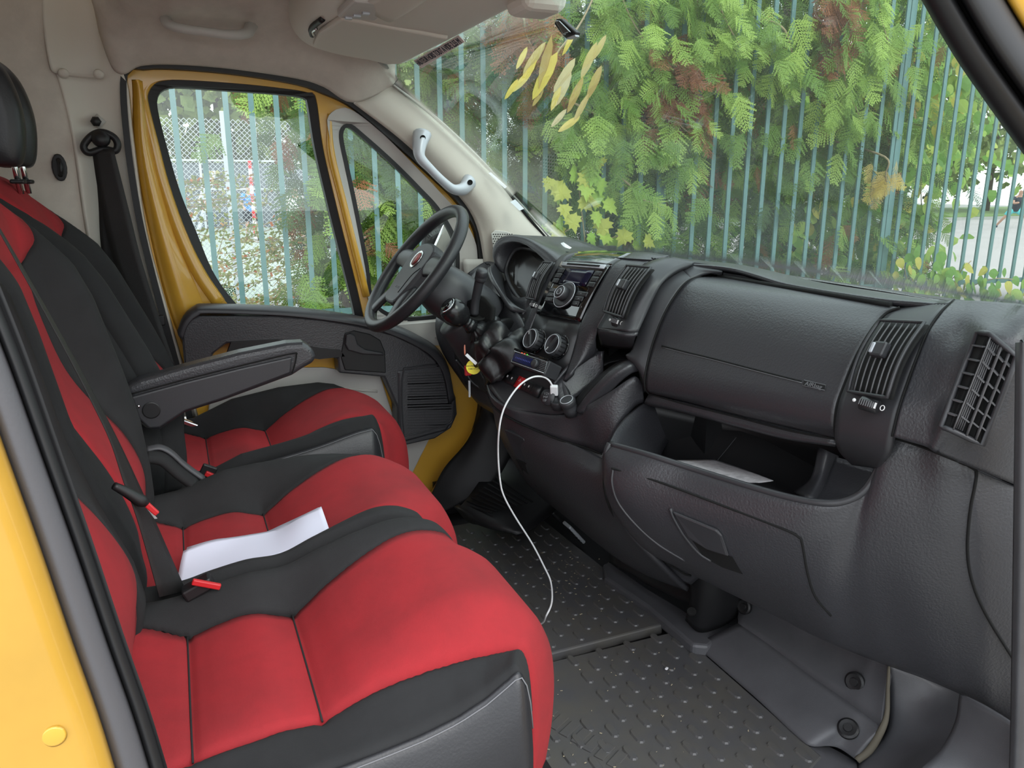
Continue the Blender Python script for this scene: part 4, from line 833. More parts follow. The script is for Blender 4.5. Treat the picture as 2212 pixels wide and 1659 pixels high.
for i in range(3):
    for s in (.20, .81): box('button_mark', RR(s, .56+.085*i, .0085), (.006, .002, .0004), M['dimmark'], radio, rot=Matrix((rr_, rn.cross(rr_), rn)).transposed(), bevel=0)
lathe('dial_ring', [(.036, 0), (.0375, .004), (.034, .007), (.027, .006)], rc+rn*.006, rn, M['plastic2'], radio, seg=36, up=ru)
tube('ring_trim', [rc+rn*.011+(rr_*math.cos(a)+ru*math.sin(a))*.037 for a in np.linspace(0, 6.1, 32)], .0012, M['silver'], radio, seg=6, closed=True)
kb = lathe('volume_knob', [(.020, 0), (.0195, .018), (.017, .021), (.012, .020), (.0115, .0215), (.0001, .0225)], rc+rn*.010, rn, M['plastic2'], radio, seg=30, up=ru)
tube('knob_ring', [rc+rn*.031+(rr_*math.cos(a)+ru*math.sin(a))*.0175 for a in np.linspace(0, 6.1, 24)], .001, M['silver'], kb, seg=6, closed=True)
tube('knob_ring', [rc+rn*.032+(rr_*math.cos(a)+ru*math.sin(a))*.008 for a in np.linspace(0, 6.1, 16)], .0008, M['silver'], kb, seg=5, closed=True)
# heater panel with two knobs
HG, hn_, hr2, hu = q4((1160, 678, 1.935), (1254, 696, 1.745), (1222, 812, 1.735), (1116, 790, 1.925))
hp_ = gridmesh('heater_panel', [[HG(s, t) for s in (0, .33, .66, 1)] for t in (0, .33, .66, 1)], M['button'], db, thick=.01)
def dial(s, t, ang):
    c = HG(s, t, .002)
    lathe('dial_plate', [(.0001, 0), (.036, 0), (.034, .0015), (.0001, .0015)], c, hn_, M['gloss'], hp_, seg=30, up=hu)
    k = lathe('heater_knob', [(.029, 0), (.031, .006), (.031, .022), (.028, .026), (.024, .0262), (.022, .022), (.0001, .022)], c+hn_*.002, hn_, M['plastic2'], db, seg=30, up=hu)
    d = hr2*math.cos(ang)+hu*math.sin(ang); e = hn_.cross(d)
    box('pointer_bar', c+hn_*.026, (.048, .010, .010), M['plastic2'], k, rot=Matrix((d, e, hn_)).transposed(), bevel=.002)
    box('pointer_mark', c+hn_*.0315-d*.017, (.010, .002, .0006), M['mark'], k, rot=Matrix((d, e, hn_)).transposed(), bevel=0)
    tube('bright_ring', [c+hn_*.0285+(hr2*math.cos(a)+hu*math.sin(a))*.0262 for a in np.linspace(0, 6.1, 32)], .0012, M['silver'], k, seg=6, closed=True)
    for i in range(16):
        a = i*math.pi/8; box('grip_ridge', c+hn_*.014+(hr2*math.cos(a)+hu*math.sin(a))*.0312, (.002, .003, .018), M['rubber'], k, rot=Matrix((hr2*math.cos(a)+hu*math.sin(a), hn_.cross(hr2*math.cos(a)+hu*math.sin(a)), hn_)).transposed(), bevel=0)
    for i in range(5):
        a = -.5+i*.9; box('scale_mark', c+hn_*.0022+(hr2*math.cos(a)+hu*math.sin(a))*.0335, (.003, .003, .0006), M['dimmark'], hp_, rot=Matrix((hr2, hu, hn_)).transposed(), bevel=0)
dial(.25, .50, math.radians(-60)); dial(.74, .52, math.radians(60))
# surround of the stack, flanks
patch('stack_flank', [P([(1366, 545, 1.78), (1400, 545, 1.72), (1445, 552, 1.66)]), P([(1344, 558, 1.75), (1372, 562, 1.70), (1392, 568, 1.665)]), P([(1320, 575, 1.745), (1345, 590, 1.695), (1362, 597, 1.665)]), P([(1286, 635, 1.74), (1310, 640, 1.70), (1330, 642, 1.665)]), P([(1255, 698, 1.735), (1275, 705, 1.70), (1290, 712, 1.68)]),
    P([(1238, 760, 1.73), (1262, 765, 1.70), (1288, 762, 1.70)]), P([(1216, 822, 1.72), (1240, 800, 1.70), (1275, 775, 1.72)])], PL, db)
patch('stack_left', [P([(1248, 543, 1.98), (1225, 545, 2.03)]), P([(1213, 565, 1.945), (1200, 567, 1.98)]), P([(1158, 678, 1.94), (1144, 676, 1.965)]), P([(1114, 790, 1.93), (1096, 800, 1.95)]), P([(1085, 812, 1.93), (1070, 815, 1.95)])], PL, db)
# right centre vent pod
PV = [[(1392, 568, 1.665), (1440, 556, 1.60), (1500, 566, 1.56)], [(1362, 597, 1.665), (1400, 575, 1.59), (1460, 583, 1.545)], [(1330, 642, 1.665), (1390, 620, 1.555), (1428, 615, 1.535)], [(1295, 700, 1.67), (1350, 690, 1.56), (1395, 680, 1.53)], [(1289, 708, 1.67), (1345, 714, 1.55), (1378, 718, 1.525)]]
patch('vent_pod', [P(r) for r in PV], M['plastic2'], db)
patch('pod_underside', [P([(1289, 708, 1.67), (1318, 712, 1.60), (1347, 716, 1.55), (1378, 718, 1.525)]), P([(1292, 722, 1.67), (1320, 725, 1.60), (1346, 728, 1.55), (1372, 730, 1.53)]), P([(1298, 748, 1.74), (1325, 752, 1.68), (1358, 754, 1.60), (1366, 752, 1.58)])], PL, db)
vent('air_vent', (1362, 578, 1.655), (1414, 583, 1.545), (1353, 690, 1.54), (1311, 677, 1.65), db)
wheel((1331, 695), 1.585, 0.022, db, at(1347, 700, 1.56)-at(1312, 690, 1.62), 0.019)
# small defroster slots and sensor on top
sl = []
for i in range(9): sl.append(barvf(at(1408+i*6.5, 557+i*0.8, 1.66-i*.01), at(1416+i*6.5, 563+i*0.8, 1.645-i*.01), .004, .002, (1, 0, 0)))
joined('defroster_slots', sl, M['hole'], db)['kind'] = 'stuff'
sl = []
for i in range(9): sl.append(barvf(at(1990+i*7, 656.5+i*.2, .97-i*.008), at(2002+i*7, 654+i*.2, .965-i*.008), .003, .002, (1, 0, 0)))
joined('defroster_slots', sl, M['hole'], db)['kind'] = 'stuff'
lathe('light_sensor', [(.045, 0), (.042, .008), (.03, .013), (.0001, .015)], at(1562, 571, 1.60)+V((.04, 0, -.004)), (0, 0, 1), M['plastic2'], db, seg=24)
# left centre vent between the stack and the instruments
patch('left_vent_pod', [P([(1200, 567, 1.98), (1180, 566, 2.03), (1165, 574, 2.07)]), P([(1180, 620, 1.97), (1155, 625, 2.03), (1135, 640, 2.08)]), P([(1150, 668, 1.965), (1135, 672, 2.01), (1108, 700, 2.06)]), P([(1134, 715, 1.965), (1125, 715, 2.0), (1110, 718, 2.05)])], M['plastic2'], db)
vent('air_vent', (1181, 570, 2.02), (1200, 572, 1.975), (1162, 652, 1.955), (1143, 648, 2.005), db, nsl=5)
wheel((1153, 659), 1.965, 0.015, db, (0.1, -1, 0), 0.012)
# instrument hood, cluster
hood = [(1072, 566, 2.30), (1067, 545, 2.30), (1070, 526, 2.30), (1084, 512, 2.28), (1110, 507, 2.24), (1140, 512, 2.18), (1165, 524, 2.12), (1190, 540, 2.06), (1215, 560, 2.0)]
hoodt = [(1090, 560, 2.34), (1085, 540, 2.34), (1088, 524, 2.36), (1100, 513, 2.36), (1130, 508, 2.34), (1170, 519, 2.28), (1205, 533, 2.22), (1240, 545, 2.12), (1250, 552, 2.04)]
hoodi = [(1092, 592, 2.27), (1080, 572, 2.27), (1080, 550, 2.27), (1094, 532, 2.25), (1114, 524, 2.21), (1138, 530, 2.16), (1160, 546, 2.10), (1180, 566, 2.05), (1188, 580, 2.02)]
patch('instrument_hood', [[p+V((.16, 0, -.01)) for p in P(hoodt)], P(hoodt), P(hood), [a.lerp(b, .5)+V((-.012, 0, -.003)) for a, b in zip(P(hood), P(hoodi))], P(hoodi), [p+V((.05, 0, -.01)) for p in P(hoodi)]], PL, db, n=30, m=50)
ip = [at(1134+(q[0]-1134)*1.18, 595+(q[1]-595)*1.18, q[2]) for q in ((1108, 552, 2.26), (1128, 545, 2.22), (1160, 556, 2.12), (1176, 590, 2.02), (1160, 615, 2.02), (1130, 645, 2.06), (1105, 620, 2.16), (1094, 585, 2.26))]
prism('instrument_glass', [p+V((.012, 0, 0)) for p in ip], (.004, 0, 0), M['dial'], db, bevel=.004)
tube('instrument_rim', [p+V((.010, 0, 0)) for p in ip], .006, M['plastic2'], db, n=60, closed=True)
patch('cluster_surround', [P([(1072, 566, 2.31), (1085, 590, 2.30), (1098, 640, 2.26)]), P([(1060, 585, 2.20), (1078, 615, 2.16), (1100, 655, 2.10)]), P([(1100, 660, 2.05), (1115, 670, 2.03), (1140, 672, 2.0)])], PL, db)
patch('cluster_lower', [P([(1094, 600, 2.25), (1110, 640, 2.12), (1142, 640, 2.02)]), P([(1080, 640, 2.24), (1110, 690, 2.08), (1135, 700, 1.99)]), P([(1090, 720, 2.2), (1110, 740, 2.05), (1125, 745, 1.98)])], PL, db)
# left dash corner behind the wheel
patch('dash_left', [P([(1010, 590, 2.42), (1050, 565, 2.40), (1085, 575, 2.36), (1110, 600, 2.30)]), P([(1000, 640, 2.42), (1040, 600, 2.36), (1080, 610, 2.30), (1110, 640, 2.2)]), P([(1000, 700, 2.42), (1040, 690, 2.34), (1080, 700, 2.22), (1110, 720, 2.1)])], PL, db)
sl = [barvf(at(1048+i*6, 568+i*1.3, 2.385), at(1053+i*6, 572+i*1.3, 2.375), .003, .002, (1, 0, 0)) for i in range(6)]
joined('defroster_slots', sl, M['hole'], db)['kind'] = 'stuff'
# steering column, shroud
patch('knee_panel', [P([(960, 640, 2.42), (1040, 640, 2.25), (1100, 660, 2.08), (1130, 700, 1.98), (1136, 740, 1.96)]), P([(940, 700, 2.42), (1000, 720, 2.28), (1060, 740, 2.12), (1100, 760, 2.0), (1120, 790, 1.95)]), P([(955, 760, 2.42), (1000, 800, 2.3), (1040, 820, 2.15), (1070, 830, 2.02), (1080, 850, 1.95)]),
    P([(1000, 830, 2.40), (1030, 870, 2.25), (1060, 890, 2.12), (1080, 900, 2.0), (1090, 905, 1.95)])], PL, db)
patch('column_socket', [P([(1010, 650, 2.08), (1040, 640, 2.04), (1065, 665, 2.0)]), P([(1002, 690, 2.08), (1030, 690, 2.06), (1062, 700, 2.0)])], M['hole'], db)
# phone bin and bowl walls of the lower console
BL1 = [(1216, 824, 1.72), (1240, 795, 1.72), (1270, 765, 1.74), (1300, 752, 1.74)]
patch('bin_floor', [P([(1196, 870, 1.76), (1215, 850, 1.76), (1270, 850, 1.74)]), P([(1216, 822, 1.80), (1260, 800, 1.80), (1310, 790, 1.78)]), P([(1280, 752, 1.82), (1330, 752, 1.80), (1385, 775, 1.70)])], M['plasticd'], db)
patch('bin_wall', [P([(1196, 832, 1.742), (1216, 812, 1.735), (1250, 775, 1.73), (1288, 757, 1.72)]), P([(1212, 875, 1.70), (1255, 850, 1.70), (1300, 815, 1.70), (1300, 760, 1.70)])], PL, db)
tube('bin_rim', P([(1196, 830, 1.742), (1216, 806, 1.735), (1248, 774, 1.73), (1290, 754, 1.72)]), .005, PL, db, n=30)
patch('bin_outer', [P([(1242, 888, 1.66), (1270, 850, 1.62), (1310, 808, 1.58), (1345, 782, 1.565), (1380, 770, 1.56)]), P([(1252, 892, 1.64), (1284, 856, 1.60), (1322, 816, 1.56), (1354, 792, 1.54), (1381, 784, 1.54)]), P([(1262, 900, 1.64), (1300, 868, 1.60), (1335, 830, 1.56), (1362, 808, 1.54), (1385, 800, 1.54)])], PL, db)
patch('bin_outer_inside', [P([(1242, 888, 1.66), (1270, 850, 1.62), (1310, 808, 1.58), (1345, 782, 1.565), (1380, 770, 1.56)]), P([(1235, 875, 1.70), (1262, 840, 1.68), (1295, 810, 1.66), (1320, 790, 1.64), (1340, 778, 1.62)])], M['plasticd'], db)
# console front: switch shelf and the big curved face under it
shf = [P([(1062, 815, 2.02), (1090, 785, 1.97), (1114, 768, 1.95), (1130, 765, 1.94)]), P([(1056, 835, 1.97), (1105, 818, 1.91), (1140, 805, 1.86), (1200, 800, 1.78)]), P([(1075, 860, 1.90), (1120, 855, 1.85), (1170, 850, 1.79), (1215, 825, 1.73)]), P([(1100, 880, 1.84), (1150, 890, 1.79), (1200, 895, 1.72), (1240, 885, 1.67)])]
shelf_o = patch('switch_shelf', shf, M['plastic2'], db)
cf_t = [(1050, 828, 2.00), (1062, 858, 1.92), (1100, 882, 1.84), (1150, 892, 1.785), (1200, 897, 1.72), (1240, 889, 1.67), (1275, 872, 1.61), (1320, 845, 1.57), (1370, 815, 1.54), (1388, 830, 1.54)]
cf_m = [(1052, 845, 2.0), (1066, 878, 1.92), (1105, 905, 1.84), (1160, 930, 1.77), (1210, 950, 1.70), (1260, 965, 1.64), (1300, 980, 1.58), (1330, 935, 1.55), (1370, 880, 1.545), (1392, 868, 1.54)]
patch('console_band', [P(cf_t), P(cf_m)], PL, db, m=60)
tube('console_band_seam', P([(q[0], q[1]+1, q[2]-.002) for q in cf_m[:7]]), .0022, M['hole'], db, n=40)
cA = [(1062, 872, 1.94), (1100, 900, 1.86), (1160, 930, 1.77), (1230, 958, 1.67), (1290, 984, 1.58), (1312, 1000, 1.50)]
cB = [(1075, 930, 1.96), (1105, 960, 1.88), (1160, 985, 1.77), (1220, 1010, 1.66), (1280, 1035, 1.55), (1318, 1060, 1.47)]
cC = [(1105, 990, 2.02), (1130, 1030, 1.92), (1180, 1060, 1.78), (1230, 1090, 1.66), (1290, 1120, 1.53), (1350, 1140, 1.43)]
cD = [(1140, 1035, 2.08), (1170, 1075, 1.97), (1220, 1115, 1.83), (1270, 1155, 1.68), (1340, 1200, 1.53), (1430, 1225, 1.40)]
cE = [(1180, 1062, 2.12), (1215, 1098, 2.0), (1262, 1138, 1.86), (1310, 1190, 1.71), (1390, 1240, 1.55), (1485, 1278, 1.43)]
patch('console_front', [P(cA), P(cB), P(cC), P(cD), P(cE)], PL, db, n=40, m=50)
tube('knee_seam', P([(1305, 990, 1.50), (1306, 1060, 1.48), (1330, 1120, 1.46), (1390, 1180, 1.43), (1470, 1235, 1.40), (1492, 1244, 1.40)]), .0026, M['hole'], db, n=40)
patch('knee_bolster', [P([(1300, 985, 1.51), (1318, 1000, 1.48), (1326, 1040, 1.46)]), P([(1310, 1060, 1.48), (1340, 1085, 1.45), (1380, 1150, 1.42)]), P([(1345, 1150, 1.47), (1400, 1170, 1.43), (1450, 1200, 1.40)]), P([(1430, 1232, 1.44), (1475, 1222, 1.40), (1522, 1205, 1.36)]), P([(1492, 1264, 1.42), (1506, 1252, 1.40), (1526, 1236, 1.37)])], PL, db)
# ashtray door
prism('ashtray_door', [p+V((-.006, 0, 0)) for p in P([(1098, 926, 1.873), (1107, 927, 1.865), (1140, 946, 1.815), (1146, 958, 1.81), (1158, 1004, 1.82), (1125, 990, 1.865)])], (-.008, 0, 0), M['plastic2'], db, bevel=.003)
prism('ashtray_recess', [p+V((-.012, 0, 0)) for p in P([(1124, 990, 1.865), (1158, 1004, 1.82), (1170, 1050, 1.84), (1140, 1020, 1.89)])], (-.003, 0, 0), M['hole'], db)
# row of switches
SHT = bvh(shelf_o); SG, sn, sr, su = q4(*[(a, b, drape(SHT, a, b, .012).y) for a, b in ((1099, 803), (1172, 836), (1160, 860), (1086, 822))])
sw = gridmesh('switch_strip', [[SG(s, t, .004) for s in np.linspace(0, 1, 7)] for t in (0, .5, 1)], M['button'], db, thick=.01)
rw = gridmesh('hazard_switch', [[SG(s, t, .0075) for s in (.37, .45, .53)] for t in (-.04, .5, 1.04)], M['redp'], db, thick=.006, label='red hazard light switch')
for s in (.09, .22, .60, .72): box('switch_mark', SG(s, .45, .0065), (.004, .006, .0005), M['mark'], sw, rot=Matrix((sr, sn.cross(sr), sn)).transposed(), bevel=0)
for s in (.18, .34, .56, .68, .80): box('switch_gap', SG(s, .5, .0055), (.0012, .022, .001), M['hole'], sw, rot=Matrix((sr, sn.cross(sr), sn)).transposed(), bevel=0)
tube('hazard_triangle', [SG(.45, .3, .0085)-sr*.004-su*.003, SG(.45, .3, .0085)+sr*.004-su*.003, SG(.45, .3, .0085)+su*.004], .0005, M['mark'], rw, seg=4, closed=True)
# two-way unit on the shelf
DG, dn, dr, du = q4((1118, 760, 1.86), (1192, 785, 1.72), (1185, 812, 1.71), (1111, 786, 1.85))
un = thing('two_way_radio', DG(.5, .5), 'small black two way radio with blue display below the heater knobs', 'radio unit')
box('radio_case', DG(.5, .5, -.012), ((DG(1, 0)-DG(0, 0)).length, .040, .05), M['plastic2'], un, rot=Matrix((dr, dn.cross(dr), dn)).transposed(), bevel=.004)
box('radio_case_top', DG(.5, -.10, .010), ((DG(1, 0)-DG(0, 0)).length*.98, .006, .012), M['gloss'], un, rot=Matrix((dr, dn.cross(dr), dn)).transposed(), bevel=.001)
box('blue_display', DG(.35, .52, .015), (.085, .022, .003), M['bluelcd'], un, rot=Matrix((dr, dn.cross(dr), dn)).transposed(), bevel=.001, label='blue display')
tube('face_rim', [DG(.02, .06, .0145), DG(.98, .06, .0145), DG(.98, .95, .0145), DG(.02, .95, .0145)], .0009, M['galv'], un, seg=5, closed=True)
lathe('tuning_knob', [(.011, 0), (.011, .010), (.009, .012), (.0001, .012)], DG(.70, .5, .012), dn, M['plastic2'], un, seg=20)
for i in range(6): box('grille_bar', DG(.90, .15+.13*i, .0145), (.022, .0016, .002), M['slat'], un, rot=Matrix((dr, dn.cross(dr), dn)).transposed(), bevel=0)
for i, c in enumerate(('ledr', 'ledr', 'ledg')): box('indicator', DG(.26+.08*i, .02, .016), (.003, .002, .001), M[c], un, rot=Matrix((dr, dn.cross(dr), dn)).transposed(), bevel=0)
for k in range(10): box('lcd_digit', DG(.14+.045*k, .52, .0172), (.0022, .004, .0002), mat('lcd_ink', (0.10, 0.12, 0.45), 0.4) if k == 0 else bpy.data.materials['lcd_ink'], un, rot=Matrix((dr, dn.cross(dr), dn)).transposed(), bevel=0)
# socket with charger, cap and cigarette lighter
CT = bvh(*[bpy.data.objects[n] for n in ('switch_shelf', 'bin_wall', 'bin_floor', 'bin_outer', 'bin_outer_inside', 'console_band')])
yo = lambda a, b, l: drape(CT, a, b, l).y
pc = at(1186, 872, yo(1186, 872, .02))
lt = thing('cigarette_lighter', at(1228, 880, 1.69), 'round black cigarette lighter cap standing in the console beside the charger', 'lighter')
lathe('lighter_body', [(.019, -.03), (.0195, -.01), (.0185, -.008), (.0195, -.005), (.0185, -.003), (.0195, 0), (.021, .004), (.022, .012), (.020, .016), (.015, .0165), (.0001, .0165)], at(1228, 874, yo(1228, 878, .02)), (-.45, -.15, .9), M['plastic2'], lt, seg=28)
tube('lighter_ring', [at(1228, 874, yo(1228, 878, .02))+axes((-.45, -.15, .9))@V((.0165*math.cos(a), .0165*math.sin(a), .0168)) for a in np.linspace(0, 6, 24)], .0012, M['silver'], lt, seg=5, closed=True)
sk = thing('charger_socket', pc, 'black power socket with its flip cap open and a white plug pushed in', 'socket')
lathe('socket_cap', [(.0001, 0), (.021, 0), (.022, .002), (.0205, .005), (.0001, .0055)], at(1184, 858, yo(1184, 862, .035)), (-.85, -.5, .25), M['plastic2'], sk, seg=26)
cpp = at(1184, 858, yo(1184, 862, .035))+V((-.85, -.5, .25)).normalized()*.0062
text('cap_lettering', '12V\nMAX\n180W', cpp, .009, RGT, (0.1, 0, 1), M['dimmark'], sk)
lathe('socket_barrel', [(.018, -.02), (.019, .0), (.0165, .004), (.014, .0), (.0001, -.004)], at(1204, 866, yo(1204, 868, .022)), (-.3, -.2, 1), M['plastic2'], sk, seg=24)
ch = thing('charging_cable', at(1196, 846, 1.76), 'long white charging cable hanging from the console plug down to the floor mat', 'cable')
box('plug', at(1197, 843, yo(1197, 846, .035)), (.020, .012, .030), M['white'], ch, rot=axes((-.2, -.3, 1)), bevel=.003)
yp = yo(1197, 846, .035); cab = P([(1194, 835, yp), (1186, 822, yp), (1172, 814, yp), (1150, 815, yp-.005), (1125, 830, yp-.01), (1102, 858, yp-.015), (1086, 890, yp-.02), (1078, 930, min(1.73, yp-.02)), (1076, 980, 1.73), (1080, 1035, 1.74), (1088, 1070, 1.74), (1112, 1115, 1.74), (1150, 1175, 1.72), (1176, 1225, 1.70), (1190, 1258, 1.68), (1192, 1300, 1.62), (1180, 1330, 1.60)])+[at(1168, 1348, z=.012), at(1120, 1360, z=.012)]
tube('cable', cab, .0024, M['white'], ch, n=160, seg=8)
# gear lever
gl2 = thing('gear_lever', at(1040, 740, 1.99), 'black gear lever with ball knob and wrinkled leather boot', 'gear lever')
gd_ = (at(953, 648, 2.0)-at(1030, 715, 2.02)).normalized()
k0 = at(1018, 705, 2.015)
lathe('gear_knob', [(.010, 0), (.023, -.002), (.018, .012), (.015, .016), (.017, .018), (.017, .021), (.014, .024), (.016, .028), (.026, .034), (.034, .048), (.0375, .066), (.036, .082), (.031, .094), (.026, .100)], k0, gd_, M['gloss'], gl2, seg=28).data.materials[0] = mat('knob_black', (.012, .012, .013), .22)
lathe('knob_badge', [(.026, 0), (.024, .002), (.020, .0015), (.0001, .0015)], k0+gd_*.100, gd_, M['chrome'], gl2, seg=24)
lathe('badge_face', [(.0195, 0), (.0001, .0006)], k0+gd_*.1022, gd_, M['gloss'], gl2, seg=24)
bo = []
cs = [(1022, 708, 2.015), (1034, 716, 2.015), (1050, 730, 2.01), (1068, 748, 2.0), (1086, 768, 1.98), (1100, 786, 1.97)]
rs_ = [.013, .034, .060, .074, .080, .082]
cpts = crom(P(cs), 24); rad = [float(np.interp(i/23, np.linspace(0, 1, 6), rs_)) for i in range(24)]
o = tube('leather_boot', cpts, rad, M['leather'], gl2, seg=40, smooth=True)
for i, v in enumerate(o.data.vertices):
    k, s = divmod(i, 40); c = cpts[k]; d = v.co-c; a = 2*math.pi*s/40; w = min(1, k/5)
    f = 1+w*(.11*math.sin(a*5+k*.35)+.07*math.sin(a*3-k*.7)+.05*math.sin(a*9+k*.2))+(.16*math.sin(a*12)*max(0, 1-abs(k-3)/4)); v.co = c+d*f+V((0, 0, -.012*w*math.sin(k*.6)))
tube('boot_ridge', P([(1050, 715, 2.06), (1075, 712, 2.08), (1110, 706, 2.06), (1145, 704, 2.0)]), [.02, .03, .034, .03], M['leather'], gl2, n=20, seg=14)
# steering wheel
sw_c = at(896, 585, 2.17); nrm = None
top_p, bot_p = at(993, 446, 2.17), at(800, 712, 2.17)
upd = (top_p-bot_p).normalized(); latv = V((0, 1, 0)); nrm = latv.cross(upd).normalized()
if nrm.x > 0: nrm = -nrm
sw_c = top_p.lerp(bot_p, .5)
stw = thing('steering_wheel', sw_c, 'black four spoke steering wheel with round chrome badge in front of the driver seat', 'steering wheel')
RW = (top_p-bot_p).length/2*.925
cpt = lambda a, r=RW, d=0: sw_c+(latv*math.cos(a)+upd*math.sin(a))*r+nrm*d
tube('rim', [cpt(a) for a in np.linspace(0, 2*math.pi, 73)[:-1]], .0180, M['vinyl'], stw, seg=14, closed=True)
for s in (1, -1):
    for nm, a0, a1, w0, w1, y0 in (('upper_spoke', math.radians(6), None, .040, .030, .02), ('lower_spoke', math.radians(-60), None, .030, .024, -.06)):
        e = cpt(a0); e = sw_c+(latv*s*math.cos(a0)+upd*math.sin(a0))*RW; b = sw_c+latv*s*.055+upd*y0-nrm*(-.018)-nrm*.03
        tube(nm, [b, b.lerp(e, .5)+nrm*.004, e], [w0, (w0+w1)/2*.9, w1], M['vinyl'], stw, n=12, seg=12, flat=.42, up=nrm)
hubo = [(-.075, .055), (-.04, .072), (0, .076), (.04, .072), (.075, .055), (.082, .02), (.072, -.045), (.052, -.10), (.03, -.112), (-.03, -.112), (-.052, -.10), (-.072, -.045), (-.082, .02)]
hb = [sw_c+latv*y*1.12+upd*u*1.12 for y, u in hubo]
prism('horn_pad', [p-nrm*.035 for p in resample(crom(hb, 60, True), 40)], nrm*.045, mat('horn_pad_grey', (.035, .035, .04), .5, bump=.2, bscale=500), stw, bevel=.012, segs=4)
lathe('badge', [(.030, 0), (.029, .004), (.026, .003), (.0001, .004)], sw_c+upd*.022+nrm*.010, nrm, M['chrome'], stw, seg=30)
lathe('badge_face', [(.022, 0), (.0001, .001)], sw_c+upd*.022+nrm*.0138, nrm, mat('badge_red', (.30, .05, .05), .3), stw, seg=26)
tube('pad_seam', [sw_c+latv*.0+latv*y+upd*u+nrm*.0105 for y, u in ((-.078, .0), (-.05, -.03), (-.04, -.09))], .0012, M['hole'], stw, n=20)
text('pad_lettering', 'AIRBAG', sw_c-upd*.075+nrm*.0108, .010, -latv, upd, M['dimmark'], stw)
# column shroud and stalk
cl = thing('steering_column', sw_c+V((.1, 0, -.05)), 'black steering column shroud with a stalk behind the steering wheel', 'steering column')
c0, c1, c2 = sw_c-nrm*.045, sw_c-nrm*.12, sw_c-nrm*.25+V((.02, 0, 0))
R = []
for c, w, h in ((c0, .055, .05), (c0.lerp(c1, .4), .075, .07), (c1, .088, .078), (c1.lerp(c2, .6), .09, .080), (c2, .08, .075)):
    R.append([c+latv*w*math.copysign(abs(math.cos(a))**.7, math.cos(a))+upd*h*math.copysign(abs(math.sin(a))**.7, math.sin(a)) for a in np.linspace(0, 2*math.pi, 33)[:-1]])
gridmesh('shroud', R, M['plastic2'], cl, wrap=True)
R = []
for q, r_ in (((985, 690, 2.16), .06), ((1010, 720, 2.16), .065), ((1040, 760, 2.16), .07), ((1075, 800, 2.16), .07)): R.append((at(*q), r_))
tube('lower_shroud', [a for a, b in R], [b for a, b in R], M['plastic2'], cl, n=16, seg=24)
tube('stalk', P([(1024, 678, 2.05), (1027, 650, 2.04), (1034, 615, 2.02), (1038, 600, 2.01)]), [.014, .012, .013, .014], M['plastic2'], cl, n=20, seg=16)
sd_ = (at(1041, 582, 2.0)-at(1034, 615, 2.02)).normalized()
lathe('stalk_knob', [(.015, 0), (.0165, .004), (.0165, .012), (.0155, .014), (.0165, .016), (.0165, .030), (.014, .034), (.0001, .036)], at(1037, 606, 2.015), sd_, M['plastic2'], cl, seg=24)
lathe('stalk_socket', [(.030, 0), (.034, .006), (.030, .010), (.026, .004), (.0001, .002)], at(1026, 682, 2.055), sd_, M['hole'], cl, seg=26)
# key with yellow tag
kt = thing('ignition_key', at(1016, 780, 2.02), 'car key with red ring and round yellow tag hanging below the gear lever', 'key')
tube('key_ring', [at(1004, 756, 2.02)+V((.004*math.sin(a), .008*math.sin(a), .014*math.cos(a))) for a in np.linspace(0, 6, 18)], .0014, mat('copper_ring', (.65, .22, .15), .35), kt, seg=6, closed=True)
tcen = at(1023, 793, 2.0)
prism('key_tag', [tcen+RGT*.021*math.cos(a)*(1 if abs(math.sin(a)) < .9 else .8)+UPV*.021*math.sin(a) for a in np.linspace(0, 6.1, 22)], (0.0, .002, 0), M['tagy'], kt, label='yellow round tag')
box('tag_strip', at(1018, 776, 1.995), (.040, .002, .009), M['white'], kt, rot=Matrix((RGT*math.cos(.75)-UPV*math.sin(.75), FWD, RGT*math.sin(.75)+UPV*math.cos(.75))).transposed(), bevel=.001)
text('tag_lettering', 'WICHTERPOLDER', tcen-V((0, .001, 0))+UPV*.003, .0052, RGT, UPV, M['print'], kt); text('tag_lettering', '0 800 759 699', tcen-V((0, .001, 0))-UPV*.005, .005, RGT, UPV, M['print'], kt)
box('key_head', at(1011, 800, 2.03), (.02, .012, .03), M['redp'], kt, bevel=.003); box('key_blade', at(1014, 840, 2.03), (.006, .004, .05), M['galv'], kt, bevel=.001)
# dash left lower trim near the key
patch('lower_left_panel', [P([(975, 760, 2.38), (990, 790, 2.30), (1005, 830, 2.25)]), P([(1000, 765, 2.2), (1020, 800, 2.15), (1050, 850, 2.05)]), P([(1040, 800, 2.08), (1060, 850, 2.0), (1075, 890, 1.97)])], M['plasticd'], db)
tube('panel_highlight', P([(985, 778, 2.24), (1005, 800, 2.2), (1020, 825, 2.15), (1050, 848, 2.08)]), .003, M['plastic2'], db, n=20)
